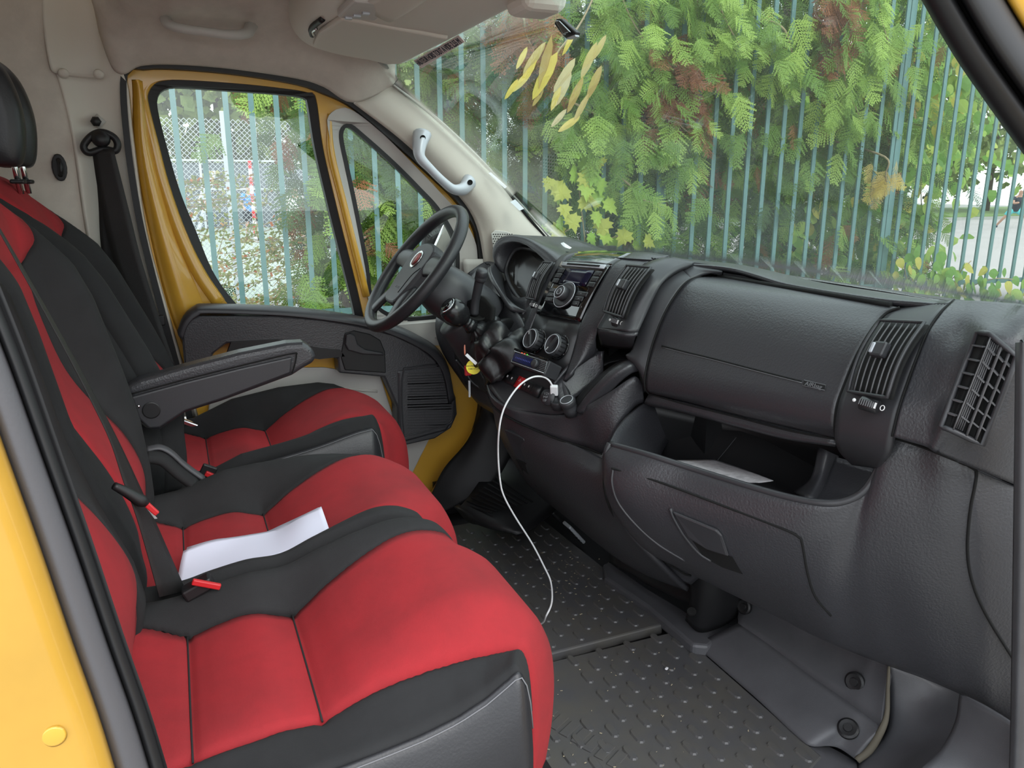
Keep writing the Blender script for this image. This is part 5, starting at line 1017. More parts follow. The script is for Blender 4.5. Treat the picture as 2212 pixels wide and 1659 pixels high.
# console base, pedals
cb = thing('console_base', (1.2, 1.5, 0), 'black plastic base of the centre console standing on the mat', 'console base')
prism('base_lip', P([(1302, 1218), (1318, 1212), (1400, 1270), (1500, 1330), (1590, 1350), (1530, 1395), (1496, 1392), (1400, 1310), (1306, 1246)], z=.03), (0, 0, -.035), M['grey'], cb, bevel=.008)
patch('base_wall', [P([(1316, 1214, 1.84), (1400, 1262, 1.66), (1480, 1300, 1.52), (1530, 1310, 1.46)]), P([(1318, 1190, 1.86), (1400, 1225, 1.70), (1480, 1250, 1.56), (1530, 1250, 1.50)]), P([(1330, 1150, 1.9), (1400, 1180, 1.74), (1480, 1200, 1.6), (1530, 1200, 1.52)])], M['plasticd'], cb)
patch('base_post', [P([(1490, 1230, 1.44), (1520, 1235, 1.40), (1560, 1250, 1.38), (1600, 1270, 1.40)]), P([(1490, 1290, 1.45), (1515, 1300, 1.41), (1555, 1300, 1.39), (1600, 1310, 1.41)]), P([(1480, 1340, 1.46), (1510, 1366, 1.43), (1555, 1356, 1.41), (1592, 1334, 1.42)])], M['plasticd'], cb)
lathe('bolt_hole', [(.012, 0), (.012, .003), (.008, .001)], at(1494, 1320, 1.43), (-.6, -.8, 0), M['hole'], cb, seg=16)
tube('base_skirt', P([(1500, 1380), (1545, 1365), (1590, 1340)], z=.02), .010, M['plastic2'], cb, n=10)
pdl = thing('pedals', (1.2, 2.15, .1), 'ribbed metal and rubber pedals under the dashboard', 'pedals')
ML = Matrix.Rotation(-.7, 3, 'Y')
p1 = box('brake_pedal', at(1195, 1110, 2.16), (.012, .07, .055), M['plasticd'], pdl, rot=ML); p2 = box('accelerator', at(1240, 1150, 2.08), (.012, .05, .09), M['galv'], pdl, rot=ML)
for i in range(6): box('tread', at(1240, 1150, 2.08)+ML@V((-.007, 0, -.035+i*.014)), (.004, .046, .005), M['plasticd'], p2, rot=ML, bevel=0)
tube('pedal_arm', P([(1195, 1105, 2.18), (1180, 1060, 2.2)]), .008, M['plasticd'], pdl)
struct(box('trim_13', (1.28, 2.535, .42), (.46, .03, 1.02), M['plasticd'], bevel=0), 'dark inner side wall ahead of the driver door')
struct(box('trim_14', (1.08, 2.515, .0), (.62, .03, .22), M['plasticd'], bevel=0), 'dark lower edge of the driver footwell')
box('firewall', (1.47, 1.56, .42), (.03, 1.80, 1.0), M['plasticd'], db, bevel=0)
box('dash_core', (1.25, 1.62, .70), (.24, .36, .42), M['plasticd'], db, bevel=0)
box('dash_core', (1.17, 2.14, .72), (.22, .70, .38), M['plasticd'], db, bevel=0)
# kick panel right of the console base
kp = thing('kick_panel', (1.2, 1.15, 0), 'grey plastic kick panel with three black bolts under the dashboard', 'kick panel')
z0 = [(1504, 1396), (1560, 1445), (1640, 1515), (1720, 1590), (1752, 1612), (1790, 1612), (1815, 1618), (1850, 1642)]
cr_ = [(1594, 1346), (1660, 1392), (1740, 1452), (1820, 1508), (1850, 1530), (1872, 1546), (1890, 1560), (1903, 1572)]
up_ = [(1598, 1285), (1670, 1320), (1760, 1368), (1850, 1410), (1880, 1420), (1895, 1428), (1908, 1434), (1920, 1440)]
A_ = P(z0, z=0.004)
B_ = P(cr_, z=.075)
C_ = [at(q[0], q[1], x=b.x+.07) for q, b in zip(up_, B_)]
mid = [a.lerp(b, .5)+V((-.004, -.0, .004)) for a, b in zip(A_, B_)]
patch('panel_ramp', [A_, [a.lerp(b, .06)+V((-.0, -.0, .006)) for a, b in zip(A_, B_)], mid, B_], M['grey'], kp)
patch('panel_upper', [B_, C_, [p+V((.02, 0, .12)) for p in C_]], M['grey'], kp)
ep = [at(1851, 1643, z=.006), at(1880, 1618, z=.03)]+[B_[-1]+V((0, -.003, 0)), at(1916, 1540, x=B_[-1].x+.02), at(1918, 1490, x=B_[-1].x+.045), C_[-1]]
tube('panel_edge', ep, [.007, .008, .007, .005, .004, .003], mat('dusty_edge', (.10, .088, .065), .8), kp, n=40)
for q, r_, dd in (((1847, 1473), .0215, (-1, -.25, .35)), ((1832, 1574), .0215, (-.55, -.3, .9)), ((1608, 1310), .02, (-1, -.25, .3))):
    if q[1] > 1550: c = at(q[0], q[1], z=.052)
    else: c = at(q[0], q[1], x=float(np.interp(q[0], [1594, 1903], [B_[0].x, B_[-1].x]))+.035)
    b = lathe('bolt', [(r_, -.004), (r_, .004), (r_*.8, .007), (r_*.45, .006), (r_*.4, .009), (.0001, .009)], c, dd, M['plasticd'], kp, seg=26, smooth=False)
lathe('mat_stud', [(.02, 0), (.018, .003), (.008, .004), (.0001, .003)], at(1346, 1350, z=.012), (0, 0, 1), M['mat'], m2, seg=20)
# liner right of the kick panel and the step
ln = patch('trim_8', [P([(1918, 1430, 1.00), (1990, 1460, .95), (2075, 1495, .90), (2110, 1510, .88)]), P([(1922, 1500, .985), (1990, 1520, .93), (2070, 1520, .87), (2105, 1530, .85)]), P([(1912, 1580, .965), (1980, 1590, .90), (2055, 1590, .83), (2090, 1600, .80)]), P([(1850, 1650, .955), (1930, 1660, .88), (2010, 1655, .80), (2050, 1670, .78)]), P([(1840, 1720, .92), (1900, 1720, .85), (1960, 1720, .78), (2000, 1740, .75)])], M['grey'])
struct(ln, 'smooth grey wheel-arch liner below the dashboard end')
s8 = patch('trim_9', [P([(2072, 1500, .80), (2120, 1525, .75), (2180, 1560, .70), (2215, 1590, .67)]), P([(2062, 1560, .79), (2115, 1580, .74), (2178, 1600, .69), (2215, 1620, .66)]), P([(2030, 1620, .78), (2100, 1640, .73), (2170, 1650, .68), (2215, 1660, .65)]), P([(1985, 1665, .77), (2080, 1700, .72), (2160, 1710, .67), (2215, 1720, .65)])], M['grey'])
struct(s8, 'textured grey step trim at the bottom right corner')
fp = patch('floor_pan', [P([(1700, 1570), (1790, 1612), (1850, 1645)], z=0.0), P([(1640, 1720), (1760, 1740), (1860, 1740)], z=0.0)], M['grey'], kp)
# stickers and black stub on the windscreen
hs = thing('sticker', at(950, 110, x=.66), 'pale strip sticker with French height warning on the windscreen top edge', 'sticker')
WST = bvh(ws)
s_a = [drape(WST, *q, .004) for q in ((893, 131), (990, 76), (1003, 90), (910, 147))]
prism('sticker_film', s_a, (.002, 0, 0), mat('sticker_pink', (.80, .70, .67), .7), hs)
ctr = (s_a[0]+s_a[1]+s_a[2]+s_a[3])/4-(s_a[1]-s_a[0]).cross(s_a[3]-s_a[0]).normalized()*(.003 if (s_a[1]-s_a[0]).cross(s_a[3]-s_a[0]).dot(CAMP-s_a[0]) < 0 else -.003)
text('height_lettering', 'HAUTEUR HORS TOUT A VIDE 2,55 M', ctr, .024, s_a[1]-s_a[0], s_a[0]-s_a[3], M['print'], hs, fit=(s_a[1]-s_a[0]).length*.94)
st2 = prism('sticker', [at(1055, 374, 2.40), at(1059, 372, 2.40), at(1094, 403, 2.38), at(1090, 407, 2.38)], (.002, 0, 0), M['white']); tag(st2, 'narrow white label stuck on the windscreen beside the pillar', 'sticker')
st3 = prism('sticker', [at(1102, 436, 2.38), at(1112, 431, 2.38), at(1131, 451, 2.36), at(1122, 455, 2.36)], (.002, 0, 0), M['galv']); tag(st3, 'small grey green tab on the lower windscreen edge', 'sticker')
st4 = prism('paper_slip', [at(1203, 528, 2.28), at(1216, 524, 2.26), at(1234, 536, 2.2), at(1222, 542, 2.2)], (.002, 0, .001), M['white']); tag(st4, 'small white paper slip tucked between dash top and windscreen', 'paper')
mb = thing('mirror_mount', at(1218, 60, x=.70), 'black plastic mirror mount stuck on the windscreen glass', 'mirror mount')
mo = [(1196, 52), (1201, 40), (1210, 40), (1243, 70), (1240, 78), (1222, 84), (1214, 76)]
prism('mount_body', [at(q[0], q[1], x=.70) for q in mo], (.012, 0, 0), M['plasticd'], mb, bevel=.003)
prism('mount_pad', [at(q[0], q[1], x=.697) for q in [(1204, 45), (1211, 45), (1236, 70), (1222, 76)]], (-.006, 0, 0), M['gloss'], mb, bevel=.002)
prism('mount_tab', [at(q[0], q[1], x=.70) for q in [(1224, 82), (1242, 75), (1243, 79), (1226, 85)]], (.008, 0, 0), M['silver'], mb)
# exterior side mirror of the driver door seen through the quarter window
em = thing('side_mirror', at(960, 550, 2.85), 'black side mirror outside the quarter window behind the steering wheel', 'side mirror')
prism('mirror_glass', P([(958, 486), (985, 470), (996, 500), (992, 600), (940, 610), (925, 560)], 2.80), (.0, .02, 0), M['chrome'], em, bevel=.006)
prism('mirror_shell', P([(915, 500), (935, 476), (985, 465), (1000, 500), (996, 605), (930, 615), (905, 560)], 2.83), (0.03, .10, 0), M['plasticd'], em, bevel=.02, segs=3)
tube('mirror_arm', [at(975, 560, 2.86), at(985, 600, 2.70), at(990, 620, 2.57)], .022, M['plasticd'], em, n=8)
# ================================================================== OUTSIDE
# teal railing
fy = lambda x: 4.55-.105*(x-.4)
fence = thing('fence', (3, 4.3, -.5), 'teal painted steel bar fence standing along the van beyond the windows', 'fence')
def on_fence(px, py):
    d = ray(px, py); t = (4.55+.042)/(d.y+.105*d.x); return CAMP+d*t
x0 = on_fence(1135, 130).x; pit = .1275; fd = V((1, -.105, 0)).normalized()
bv, bf = barvf((0, 0, -.52), (0, 0, 2.9), .028, .012, fd)
bmesh_bar = bpy.data.meshes.new('bar'); bmesh_bar.from_pydata([tuple(v) for v in bv], [], bf); bmesh_bar.materials.append(M['teal'])
for i in range(-18, 70):
    x = x0+i*pit
    o = bpy.data.objects.new('bar', bmesh_bar); COL.objects.link(o); o.parent = fence; o.location = V((x, fy(x), 0))-fence.location
for q in ((1939, 360), (1433, 450), (2420, 400), (-300, 400)):
    p = on_fence(*q); box('post', (p.x, p.y+.03, 1.2), (.055, .03, 3.5), M['teal'], fence, bevel=.004)
for z in (.435, 2.75): 
    a, b = -2.2, 9.5; v, f = barvf((a, fy(a)+.012, z), (b, fy(b)+.012, z), .035, .012, (0, 0, 1)); mesh('rail', v, f, M['teal'], fence, smooth=False)
# chain link court fence farther back
cy0 = 10.5
cf = thing('chain_link_fence', (0, cy0, -.55), 'galvanised chain link court fence seen through the driver window', 'fence')
W = []; x1, x2, zb, zt = -2.8, 4.2, -.55, 1.93; pz = .062
n_ = int((x2-x1+zt-zb)/pz)
for i in range(n_):
    for s in (1, -1):
        a = x1-(zt-zb)+i*pz if s == 1 else x1+i*pz
        P0, P1 = (a, zb), (a+s*(zt-zb), zt)
        # clip in x
        def cl_(p, q):
            (ax, az), (bx, bz) = p, q; t0, t1 = 0, 1
            for lo, hi in ((x1, x2),):
                dx = bx-ax
                ta, tb = (lo-ax)/dx, (hi-ax)/dx
                if ta > tb: ta, tb = tb, ta
                t0, t1 = max(t0, ta), min(t1, tb)
            return None if t0 >= t1 else ((ax+dx*t0, az+(bz-az)*t0), (ax+dx*t1, az+(bz-az)*t1))
        c = cl_(P0, P1)
        if c: W.append(barvf((c[0][0], cy0+.004*s, c[0][1]), (c[1][0], cy0+.004*s, c[1][1]), .007, .004, (1, 0, .3)))
joined('wire_mesh', W, M['galv'], cf)['kind'] = 'stuff'
for q, w in (((492, 380), .07), ((556, 380), .05), ((905, 380), .05)):
    p = at(*q, cy0); box('steel_post', (p.x, p.y-.03, .72), (w, .05, 2.6), M['galv'], cf, bevel=.004)
p = at(499, 400, cy0+.15); tag(box('concrete_post', (p.x+.0, p.y, .55), (.11, .11, 2.2), M['concrete'], bevel=.01), 'weathered concrete post beside the steel fence post', 'post')
for q in ((430, 520, .0), (458, 500, .1)):
    a, b = at(452+q[2]*100, 372, cy0+1.2), at(405+q[2]*180, 520, cy0+.3); b = a.lerp(b, (a.z+.55)/(a.z-b.z))
    tag(tube('strut', [a, b], .03, M['galv']), ('thick slanting white steel strut behind the chain link fence' if q[2] == 0 else 'thin slanting steel strut right of the thick one behind the chain link'), 'strut')
ct = struct(box('trim_10', (4, 26, -.548), (60, 27, .012), M['court'], bevel=0), 'pale green sports court surface beyond the fences')
cw = struct(box('trim_11', (24, 16, -.545), (34, 22, .012), M['courtw'], bevel=0), 'pale pinkish court surface at the right')
gs = struct(box('trim_12', (36, 36, -.53), (50, 12, .05), mat('far_grass', (.20, .30, .10), .95, var=.3, vscale=1), bevel=0), 'strip of grass behind the court')
nb = thing('windbreak_netting', (2, 32, 0), 'dark grey netting along the far side of the court behind the driver window', 'netting')
box('net_panel', (2, 34, .55), (34, .05, 2.9), M['netting'], nb, bevel=0)
for i in range(7): box('net_post', (-12+i*4.4, 33.9, 1.0), (.09, .09, 3.2), M['galv'], nb, bevel=0)
for z in (2.1, 1.0): box('net_rail', (2, 33.85, z), (34, .05, .07), M['galv'], nb, bevel=0)

# foliage maker: many thuja sprays in one mesh
def spray_proto(seed, nb_=11):
    r = random.Random(seed); q = []      # quads as (a, b, width)
    def strip(a, b, w0, w1):
        d = (b-a).normalized(); s = V((d.y, -d.x, 0)).normalized(); q.append((a-s*w0, a+s*w0, b+s*w1, b-s*w1))
    pts = [V((0.03*math.sin(t*3), t, -.12*t*t)) for t in np.linspace(0, 1, 5)]
    for a, b in zip(pts, pts[1:]): strip(a, b, .010, .008)
    for i in range(nb_):
        t = .08+.88*i/nb_; c = V((0.03*math.sin(t*3), t, -.12*t*t))
        for s in (-1, 1):
            l = (.42*(1-t)**.7+.08)*r.uniform(.8, 1.15); an = r.uniform(.55, .8)
            d = V((s*math.sin(an+.25), math.cos(an+.25), r.uniform(-.25, .12))).normalized(); e = c+d*l; strip(c, e, .013, .007)
            k = max(2, int(l/.075))
            for j in range(k):
                u = (j+.6)/k; cc = c.lerp(e, u)
                for s2 in (-1, 1):
                    a2 = math.atan2(d.x, d.y)+s2*.6; l2 = .10*(1-u*.6)*r.uniform(.8, 1.2); ee = cc+V((math.sin(a2), math.cos(a2), 0))*l2; strip(cc, ee, .011, .005)
    return np.array([[list(p) for p in k] for k in q])      # (Q,4,3)
PROT = [spray_proto(s) for s in range(5)]
def cloud(name, places, m_, parent=None, protos=PROT, kind='stuff', label=None, cat=None):
    """places: (pos, direction, normal, size, tone)"""
    VS = []; TN = []
    for i, (p, d, nrm_, s, tone) in enumerate(places):
        pr_ = protos[i % len(protos)]; d = np.array(d, float); d /= np.linalg.norm(d); n = np.array(nrm_, float); n -= d*n.dot(d); n /= np.linalg.norm(n)+1e-9; r = np.cross(d, n)
        Rm = np.stack([r, d, n]); v = pr_.reshape(-1, 3)@Rm*s+np.array(p); VS.append(v); TN.append(np.full(len(v), tone))
    VS = np.concatenate(VS); TN = np.clip(np.concatenate(TN), 0, 1).astype(np.float32)
    nq = len(VS)//4; me = bpy.data.meshes.new(name); me.vertices.add(len(VS)); me.vertices.foreach_set('co', VS.astype(np.float32).ravel())
    me.loops.add(nq*4); me.loops.foreach_set('vertex_index', np.arange(nq*4, dtype=np.int32)); me.polygons.add(nq)
    me.polygons.foreach_set('loop_start', np.arange(0, nq*4, 4, dtype=np.int32)); me.polygons.foreach_set('loop_total', np.full(nq, 4, dtype=np.int32))
    at_ = me.attributes.new('tone', 'FLOAT', 'POINT'); at_.data.foreach_set('value', TN); me.materials.append(m_); me.update(); me.validate()
    o = link(name, me, parent); o['kind'] = kind
    if cat: tag(o, label, cat)
    return o
rng = random.Random(11)
def thuja(name, label, cx, cyy, halfw, zlo, zhi, n, front, seed, dead=.10, dens=None, tone=(.2, .9), size=(.15, .26)):
    r = random.Random(seed); root = thing(name, (cx, cyy, -.55), label, 'tree')
    tube('trunk', [V((cx, cyy, -.6)), V((cx+.05, cyy+.03, 1.0)), V((cx-.05, cyy, 3.2))], [.09, .07, .05], M['bark'], root, seg=10)
    g = []; dd = []
    for i in range(n):
        x = cx+r.gauss(0, .55)*halfw if r.random() < .5 else cx+r.uniform(-1, 1)*halfw; z = r.uniform(zlo, zhi)
        if dens and r.random() > dens(x, z): continue
        y = (r.uniform(front, cyy+.6)) if r.random() < .55 else front+abs(r.gauss(0, .25))
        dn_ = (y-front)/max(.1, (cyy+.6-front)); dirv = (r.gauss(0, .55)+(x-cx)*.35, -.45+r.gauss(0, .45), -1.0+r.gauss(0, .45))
        nr = (r.gauss(0, .45), -1, .55+r.gauss(0, .4)); tn = r.uniform(*tone)*(1-.75*dn_)+.10*(z > 1.5)  # tone carries shade: darker deeper in the tree, lighter higher up
        (dd if r.random() < dead else g).append(((x, y, z), dirv, nr, r.uniform(*size), tn))
    br = []
    for i in range(24):
        z = r.uniform(zlo, zhi); x = cx+r.uniform(-1, 1)*halfw; br.append(barvf((cx, cyy, z+.3), (x, r.uniform(front+.1, cyy), z-.1), .014, .012, (0, 0, 1)))
    joined('branches', br, M['bark'], root)['kind'] = 'stuff'
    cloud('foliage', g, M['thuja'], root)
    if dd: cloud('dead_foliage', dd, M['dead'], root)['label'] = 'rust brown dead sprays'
    return root
fr = lambda x: fy(x)+.06
def dA(x, z):
    d = 1.0
    if z < .95: d = .75
    if z < .3: d = .25
    return d
thuja('conifer', 'bushy conifer with rust brown sprays behind the fence, left half of the windscreen', 1.75, 5.3, 1.0, -.4, 3.2, 2100, fr(1.7), 1, .13, dA)
thuja('conifer', 'dense green conifer behind the fence at the middle of the windscreen', 3.2, 5.25, 1.1, -.35, 3.2, 2400, fr(3.2), 2, .08, dA)
thuja('conifer', 'thinner conifer behind the fence at the right part of the windscreen', 4.75, 5.3, 1.0, -.2, 2.9, 1500, fr(4.7), 3, .06, lambda x, z: (1 if x < 5.2 else .4)*(1 if z > .6 else .35))
thuja('conifer', 'bright green conifer beyond the fence at the right side of the driver window', 1.02, 5.1, .36, -.9, 1.75, 520, fr(.9)-.02, 4, .05, lambda x, z: 1 if x > .62+.25*abs(z-.7) else .25, tone=(.4, 1))
# hanging sprays in front of the bars
def hang(label, pts, n, spread, seed, m_=M['thuja'], tone=(.6, 1.05), size=(.14, .24), name='hanging_branch', drop=1.0):
    r = random.Random(seed); P0 = [on_fence(*q)+V((0, -.10, 0)) for q in pts]
    root = thing(name, P0[0], label, 'branch')
    tube('twig', [P0[0]+V((0, .45, .12))]+P0, [.008, .006, .003], M['twig'], root, n=16, seg=6)
    L = []
    for i in range(n):
        p = crom(P0, 40)[r.randrange(40)]; p = p+V((r.gauss(0, spread), r.uniform(-.10, .12), r.gauss(0, spread)))
        L.append((tuple(p), (r.gauss(0, .5), -.3+r.gauss(0, .3), -drop+r.gauss(0, .35)), (r.gauss(0, .4), -1, .5), r.uniform(*size), r.uniform(*tone)))
    cloud('foliage', L, m_, root)
    return root
hang('bright green conifer branch drooping over the fence at the upper middle of the windscreen', [(1500, -60), (1540, 40), (1590, 130)], 90, .16, 21)
hang('bright green conifer branch drooping over the bars just left of the windscreen middle', [(1380, 120), (1420, 240), (1480, 300)], 95, .17, 22)
hang('light green conifer branch hanging by the left bars above the maple leaves', [(1210, 220), (1290, 260), (1360, 290)], 60, .12, 23)
hang('light green conifer branch tip drooping at the top centre right of the windscreen', [(1660, 60), (1690, 130), (1700, 170)], 40, .08, 24)
hang('pale green conifer branch hanging at the top right of the windscreen', [(1850, -40), (1880, 60), (1900, 120)], 60, .15, 25)
hang('conifer branch drooping at the upper left of the windscreen beside the black mirror mount', [(1290, -60), (1340, 40), (1370, 90)], 70, .15, 26)
hang('long drooping conifer branch in front of the right-centre bars', [(1790, 60), (1800, 180), (1830, 250)], 60, .10, 27)
hang('conifer branch reaching in front of the lower left bars', [(1330, 390), (1370, 430), (1410, 440)], 22, .06, 28)
hang('rust brown dead conifer branch hanging across the bars at the left of the windscreen', [(1420, 130), (1450, 190), (1480, 220)], 60, .10, 31, M['dead'], (0, .7), name='dead_branch')
hang('rust brown dead spray cluster at the top middle of the windscreen', [(1770, -20), (1775, 60), (1765, 130)], 30, .05, 32, M['dead'], (0, .6), name='dead_branch')
hang('small rust brown dead spray beside the black mirror mount', [(1110, 40), (1120, 80), (1150, 140)], 40, .09, 34, M['dead'], (0, .7), name='dead_branch')
hang('orange tan dead conifer spray hanging on a bar at the right-centre', [(1886, 340), (1888, 375), (1890, 400)], 12, .012, 33, M['dry'], (.1, .6), (.12, .17), name='dead_branch')

# broad leaves: maple and hazel twigs, each leaf its own part
def leafmesh(name, outline, m_, tone, curl=.12):
    bm = bmesh.new(); c = bm.verts.new((0, .45, .03)); vs = [bm.verts.new((x, y, -curl*x*x-.1*curl*(y-.4)**2+random.uniform(-.02, .02))) for x, y in outline]
    for i in range(len(vs)): bm.faces.new((c, vs[i], vs[(i+1) % len(vs)]))
    me = bpy.data.meshes.new(name); bm.to_mesh(me); bm.free(); me.materials.append(m_)
    a = me.attributes.new('tone', 'FLOAT', 'POINT'); a.data.foreach_set('value', [tone]*len(me.vertices)); return me
half = [(0, 0), (.10, .02), (.30, -.06), (.27, .12), (.52, .20), (.40, .30), (.50, .44), (.33, .42), (.26, .50), (.30, .70), (.16, .66), (.09, .82), (0, 1.0)]
maple = half+[(-x, y) for x, y in half[-2:0:-1]]
oval = [(0, 0), (.18, .02), (.36, .16), (.42, .36), (.36, .58), (.20, .80), (0, 1.0), (-.20, .80), (-.36, .58), (-.42, .36), (-.36, .16), (-.18, .02)]
MLV = [leafmesh('leaf', maple, M['maple'], t) for t in (.05, .25, .45, .75)]; HLV = [leafmesh('leaf', oval, M['hazel'], t) for t in (.1, .4, .65, .95)]
def leaf(parent, p, d, nr, s, me):
    d = V(d).normalized(); nr = V(nr); nr = (nr-d*nr.dot(d)).normalized(); r = d.cross(nr)
    o = bpy.data.objects.new('leaf', me); COL.objects.link(o); o.parent = parent
    M4 = Matrix(((r.x*s, d.x*s, nr.x*s, 0), (r.y*s, d.y*s, nr.y*s, 0), (r.z*s, d.z*s, nr.z*s, 0), (0, 0, 0, 1))); M4.translation = V(p)-parent.location; o.matrix_local = M4
r = random.Random(5)
def twigs(label, cat, lines, leaves, proto, name, size, off_=-.13):
    root = thing(name, on_fence(*lines[0][0])+V((0, off_, 0)), label, cat)
    for l in lines: tube('twig', [on_fence(*q)+V((0, off_+.02, 0)) for q in l], .004, M['twig'], root, n=14, seg=5)
    for (x, y) in leaves:
        p = on_fence(x, y)+V((0, off_+r.uniform(-.06, .03), 0)); leaf(root, p, (r.gauss(0, .6), r.gauss(0, .3), -1+r.gauss(0, .5)), (r.gauss(0, .35), -1, .4+r.gauss(0, .3)), r.uniform(*size), r.choice(proto))
twigs('maple branch with yellow green lobed leaves in front of the left fence bars', 'branch', [[(1250, 560), (1240, 470), (1230, 390), (1220, 340)], [(1240, 470), (1200, 500), (1170, 500)], [(1300, 560), (1290, 520), (1340, 500)], [(1232, 400), (1270, 380)]],
    [(1215, 330), (1240, 335), (1265, 345), (1205, 365), (1230, 370), (1258, 370), (1275, 385), (1160, 385), (1180, 390), (1240, 395), (1262, 400), (1200, 405), (1225, 425), (1178, 425), (1190, 440), (1245, 430), (1270, 415), (1285, 430), (1205, 460), (1180, 470), (1262, 455), (1280, 470), (1150, 490), (1195, 485), (1165, 510), (1245, 500), (1238, 525), (1250, 545), (1290, 500), (1305, 510), (1325, 495), (1275, 530), (1300, 535), (1345, 520), (1360, 510)], MLV, 'maple_branch', (.09, .14))
lv = []
for i in range(150):
    x = r.uniform(1890, 2200); y = r.gauss(600-max(0, 1990-x)*.0, 34) if x < 2060 else r.gauss(622, 22)
    if x > 2100 and r.random() < .5: continue
    lv.append((x, min(665, y)))
twigs('hazel bush with round green leaves low in front of the fence at the right', 'bush', [[(1960, 690), (2000, 620), (2060, 560)], [(1960, 690), (1930, 620), (1915, 560)], [(2000, 640), (2100, 600), (2160, 600)]], lv, HLV, 'hazel_bush', (.07, .11), -.16)
lv = [(r.uniform(1740, 2060), r.gauss(500, 70)) for i in range(150)]+[(r.uniform(1900, 2170), r.gauss(190, 90)) for i in range(145)]
twigs('broad leaved bush behind the right-hand bars of the fence', 'bush', [[(1900, 660), (1880, 560), (1850, 450)], [(1950, 660), (1990, 400), (2000, 100)], [(2100, 660), (2060, 450), (2070, 250)]], lv, HLV, 'leafy_bush', (.08, .12), .25)
# cotoneaster shrub low outside the driver window
cotm = [np.array([[[-.3, 0, 0], [.3, 0, 0], [.22, 1, 0], [-.22, 1, 0]]])]
r = random.Random(9); L = []; tw = []
cotr = thing('berry_shrub', at(420, 600, 5.2), 'sprawling shrub with tiny pale leaves and red berries beyond the driver window', 'shrub')
for k in range(70):
    a = at(r.uniform(330, 600), r.uniform(500, 710), r.uniform(4.75, 5.6)); d = V((r.uniform(.1, 1), r.uniform(-.2, .2), r.uniform(-.1, .4))).normalized(); ln_ = r.uniform(.25, .6)
    if k < 14: a = at(r.uniform(310, 390), r.uniform(390, 480), 5.0); d = V((1, 0, r.uniform(-.05, .3))).normalized()
    b = a+d*ln_; tw.append(barvf(a, b, .004, .004, (0, 1, 0)))
    for j in range(int(ln_*75)):
        p = a.lerp(b, j/(ln_*75))+V((r.gauss(0, .015), r.gauss(0, .02), r.gauss(0, .018))); L.append((tuple(p), (r.gauss(0, 1), r.gauss(0, 1), r.gauss(0, 1)), (r.gauss(0, .5), -1, r.gauss(0, .5)), r.uniform(.016, .028), min(1, r.random()**2.4)))
joined('stems', tw, M['twig'], cotr)['kind'] = 'stuff'; cloud('foliage', L, M['cot'], cotr, cotm)
# leafy bushes farther right behind the fence
ovq = [np.array([[[-.30, 0, 0], [.30, 0, 0], [.40, .5, .05], [-.40, .5, .05]], [[-.40, .5, .05], [.40, .5, .05], [.12, 1, -.05], [-.12, 1, -.05]]])]
def leafy(label, cx, cyy, w, z0, z1, n, seed):
    r = random.Random(seed); root = thing('leafy_tree', (cx, cyy, -.55), label, 'tree'); tube('trunk', [V((cx, cyy, -.6)), V((cx+.1, cyy, .8)), V((cx-.05, cyy, z1))], [.05, .04, .02], M['bark'], root)
    L = [((cx+r.gauss(0, w), cyy+r.gauss(0, .35), r.uniform(z0, z1)), (r.gauss(0, .6), r.gauss(0, .4), -1+r.gauss(0, .5)), (r.gauss(0, .5), -1, .5), r.uniform(.07, .13), r.random()**1.6*.8) for i in range(n)]
    cloud('foliage', L, M['hazel'], root, ovq)
leafy('slim broad leaved tree behind the bars right of the thick fence post', 5.7, 5.5, .55, .2, 3.3, 1900, 41)
leafy('broad leaved tree behind the bars near the right edge of the windscreen, upper part', 7.4, 6.4, .7, 1.2, 3.6, 1500, 42)
# far trees behind the courts
def fartree(label, x, y, w, h, seed, n=4200, z0=2.0, tone=(0, .9)):
    r = random.Random(seed); root = thing('tree', (x, y, -.55), label, 'tree'); tube('trunk', [V((x, y, -.6)), V((x, y, z0+h*.5))], [.25, .15], M['bark'], root)
    L = []
    for i in range(n):
        th, ph = r.uniform(0, 2*math.pi), math.acos(r.uniform(-1, 1)); k = r.uniform(.55, 1)*(1+.18*math.sin(th*4+seed)*math.sin(ph*5)); d = V((math.sin(ph)*math.cos(th), math.sin(ph)*math.sin(th), math.cos(ph)))
        p = V((x, y, z0+h/2))+V((d.x*w/2, d.y*w/2, d.z*h/2))*k; L.append((tuple(p), (r.gauss(0, 1), r.gauss(0, 1), r.gauss(0, 1)), (d.x, d.y-.5, d.z+.5), r.uniform(.30, .6), r.uniform(*tone)))
    cloud('foliage', L, M['far'], root, [np.array([[[-.35, 0, 0], [.35, 0, 0], [.25, .9, 0], [-.25, .9, 0]], [[-.1, .2, 0], [.5, .1, .2], [.6, .6, .2], [.0, .6, 0]]])])
fartree('dark green tree behind the netting at the left edge of the driver window', -4.5, 40, 9, 9, 1, z0=.6)
fartree('broad light green tree behind the netting at the middle of the driver window', 2.5, 42, 11, 10.5, 2, z0=.4)
fartree('tall green tree behind the netting at the right of the driver window', 10.5, 40, 10, 10.5, 3, z0=.4)
fartree('pale tree far behind the court at the right edge of the windscreen', 46, 42, 18, 11, 4, z0=.0)
fartree('big pale leafy tree far right above the court player', 50, 36, 20, 13, 8, z0=.8, tone=(.3, 1))
fartree('dark tree behind the conifers at the middle of the windscreen', 20, 30, 11, 9, 5, z0=.0, tone=(0, .4))
fartree('dark tree behind the right conifer', 30, 34, 10, 9, 6, z0=.0, tone=(0, .5))

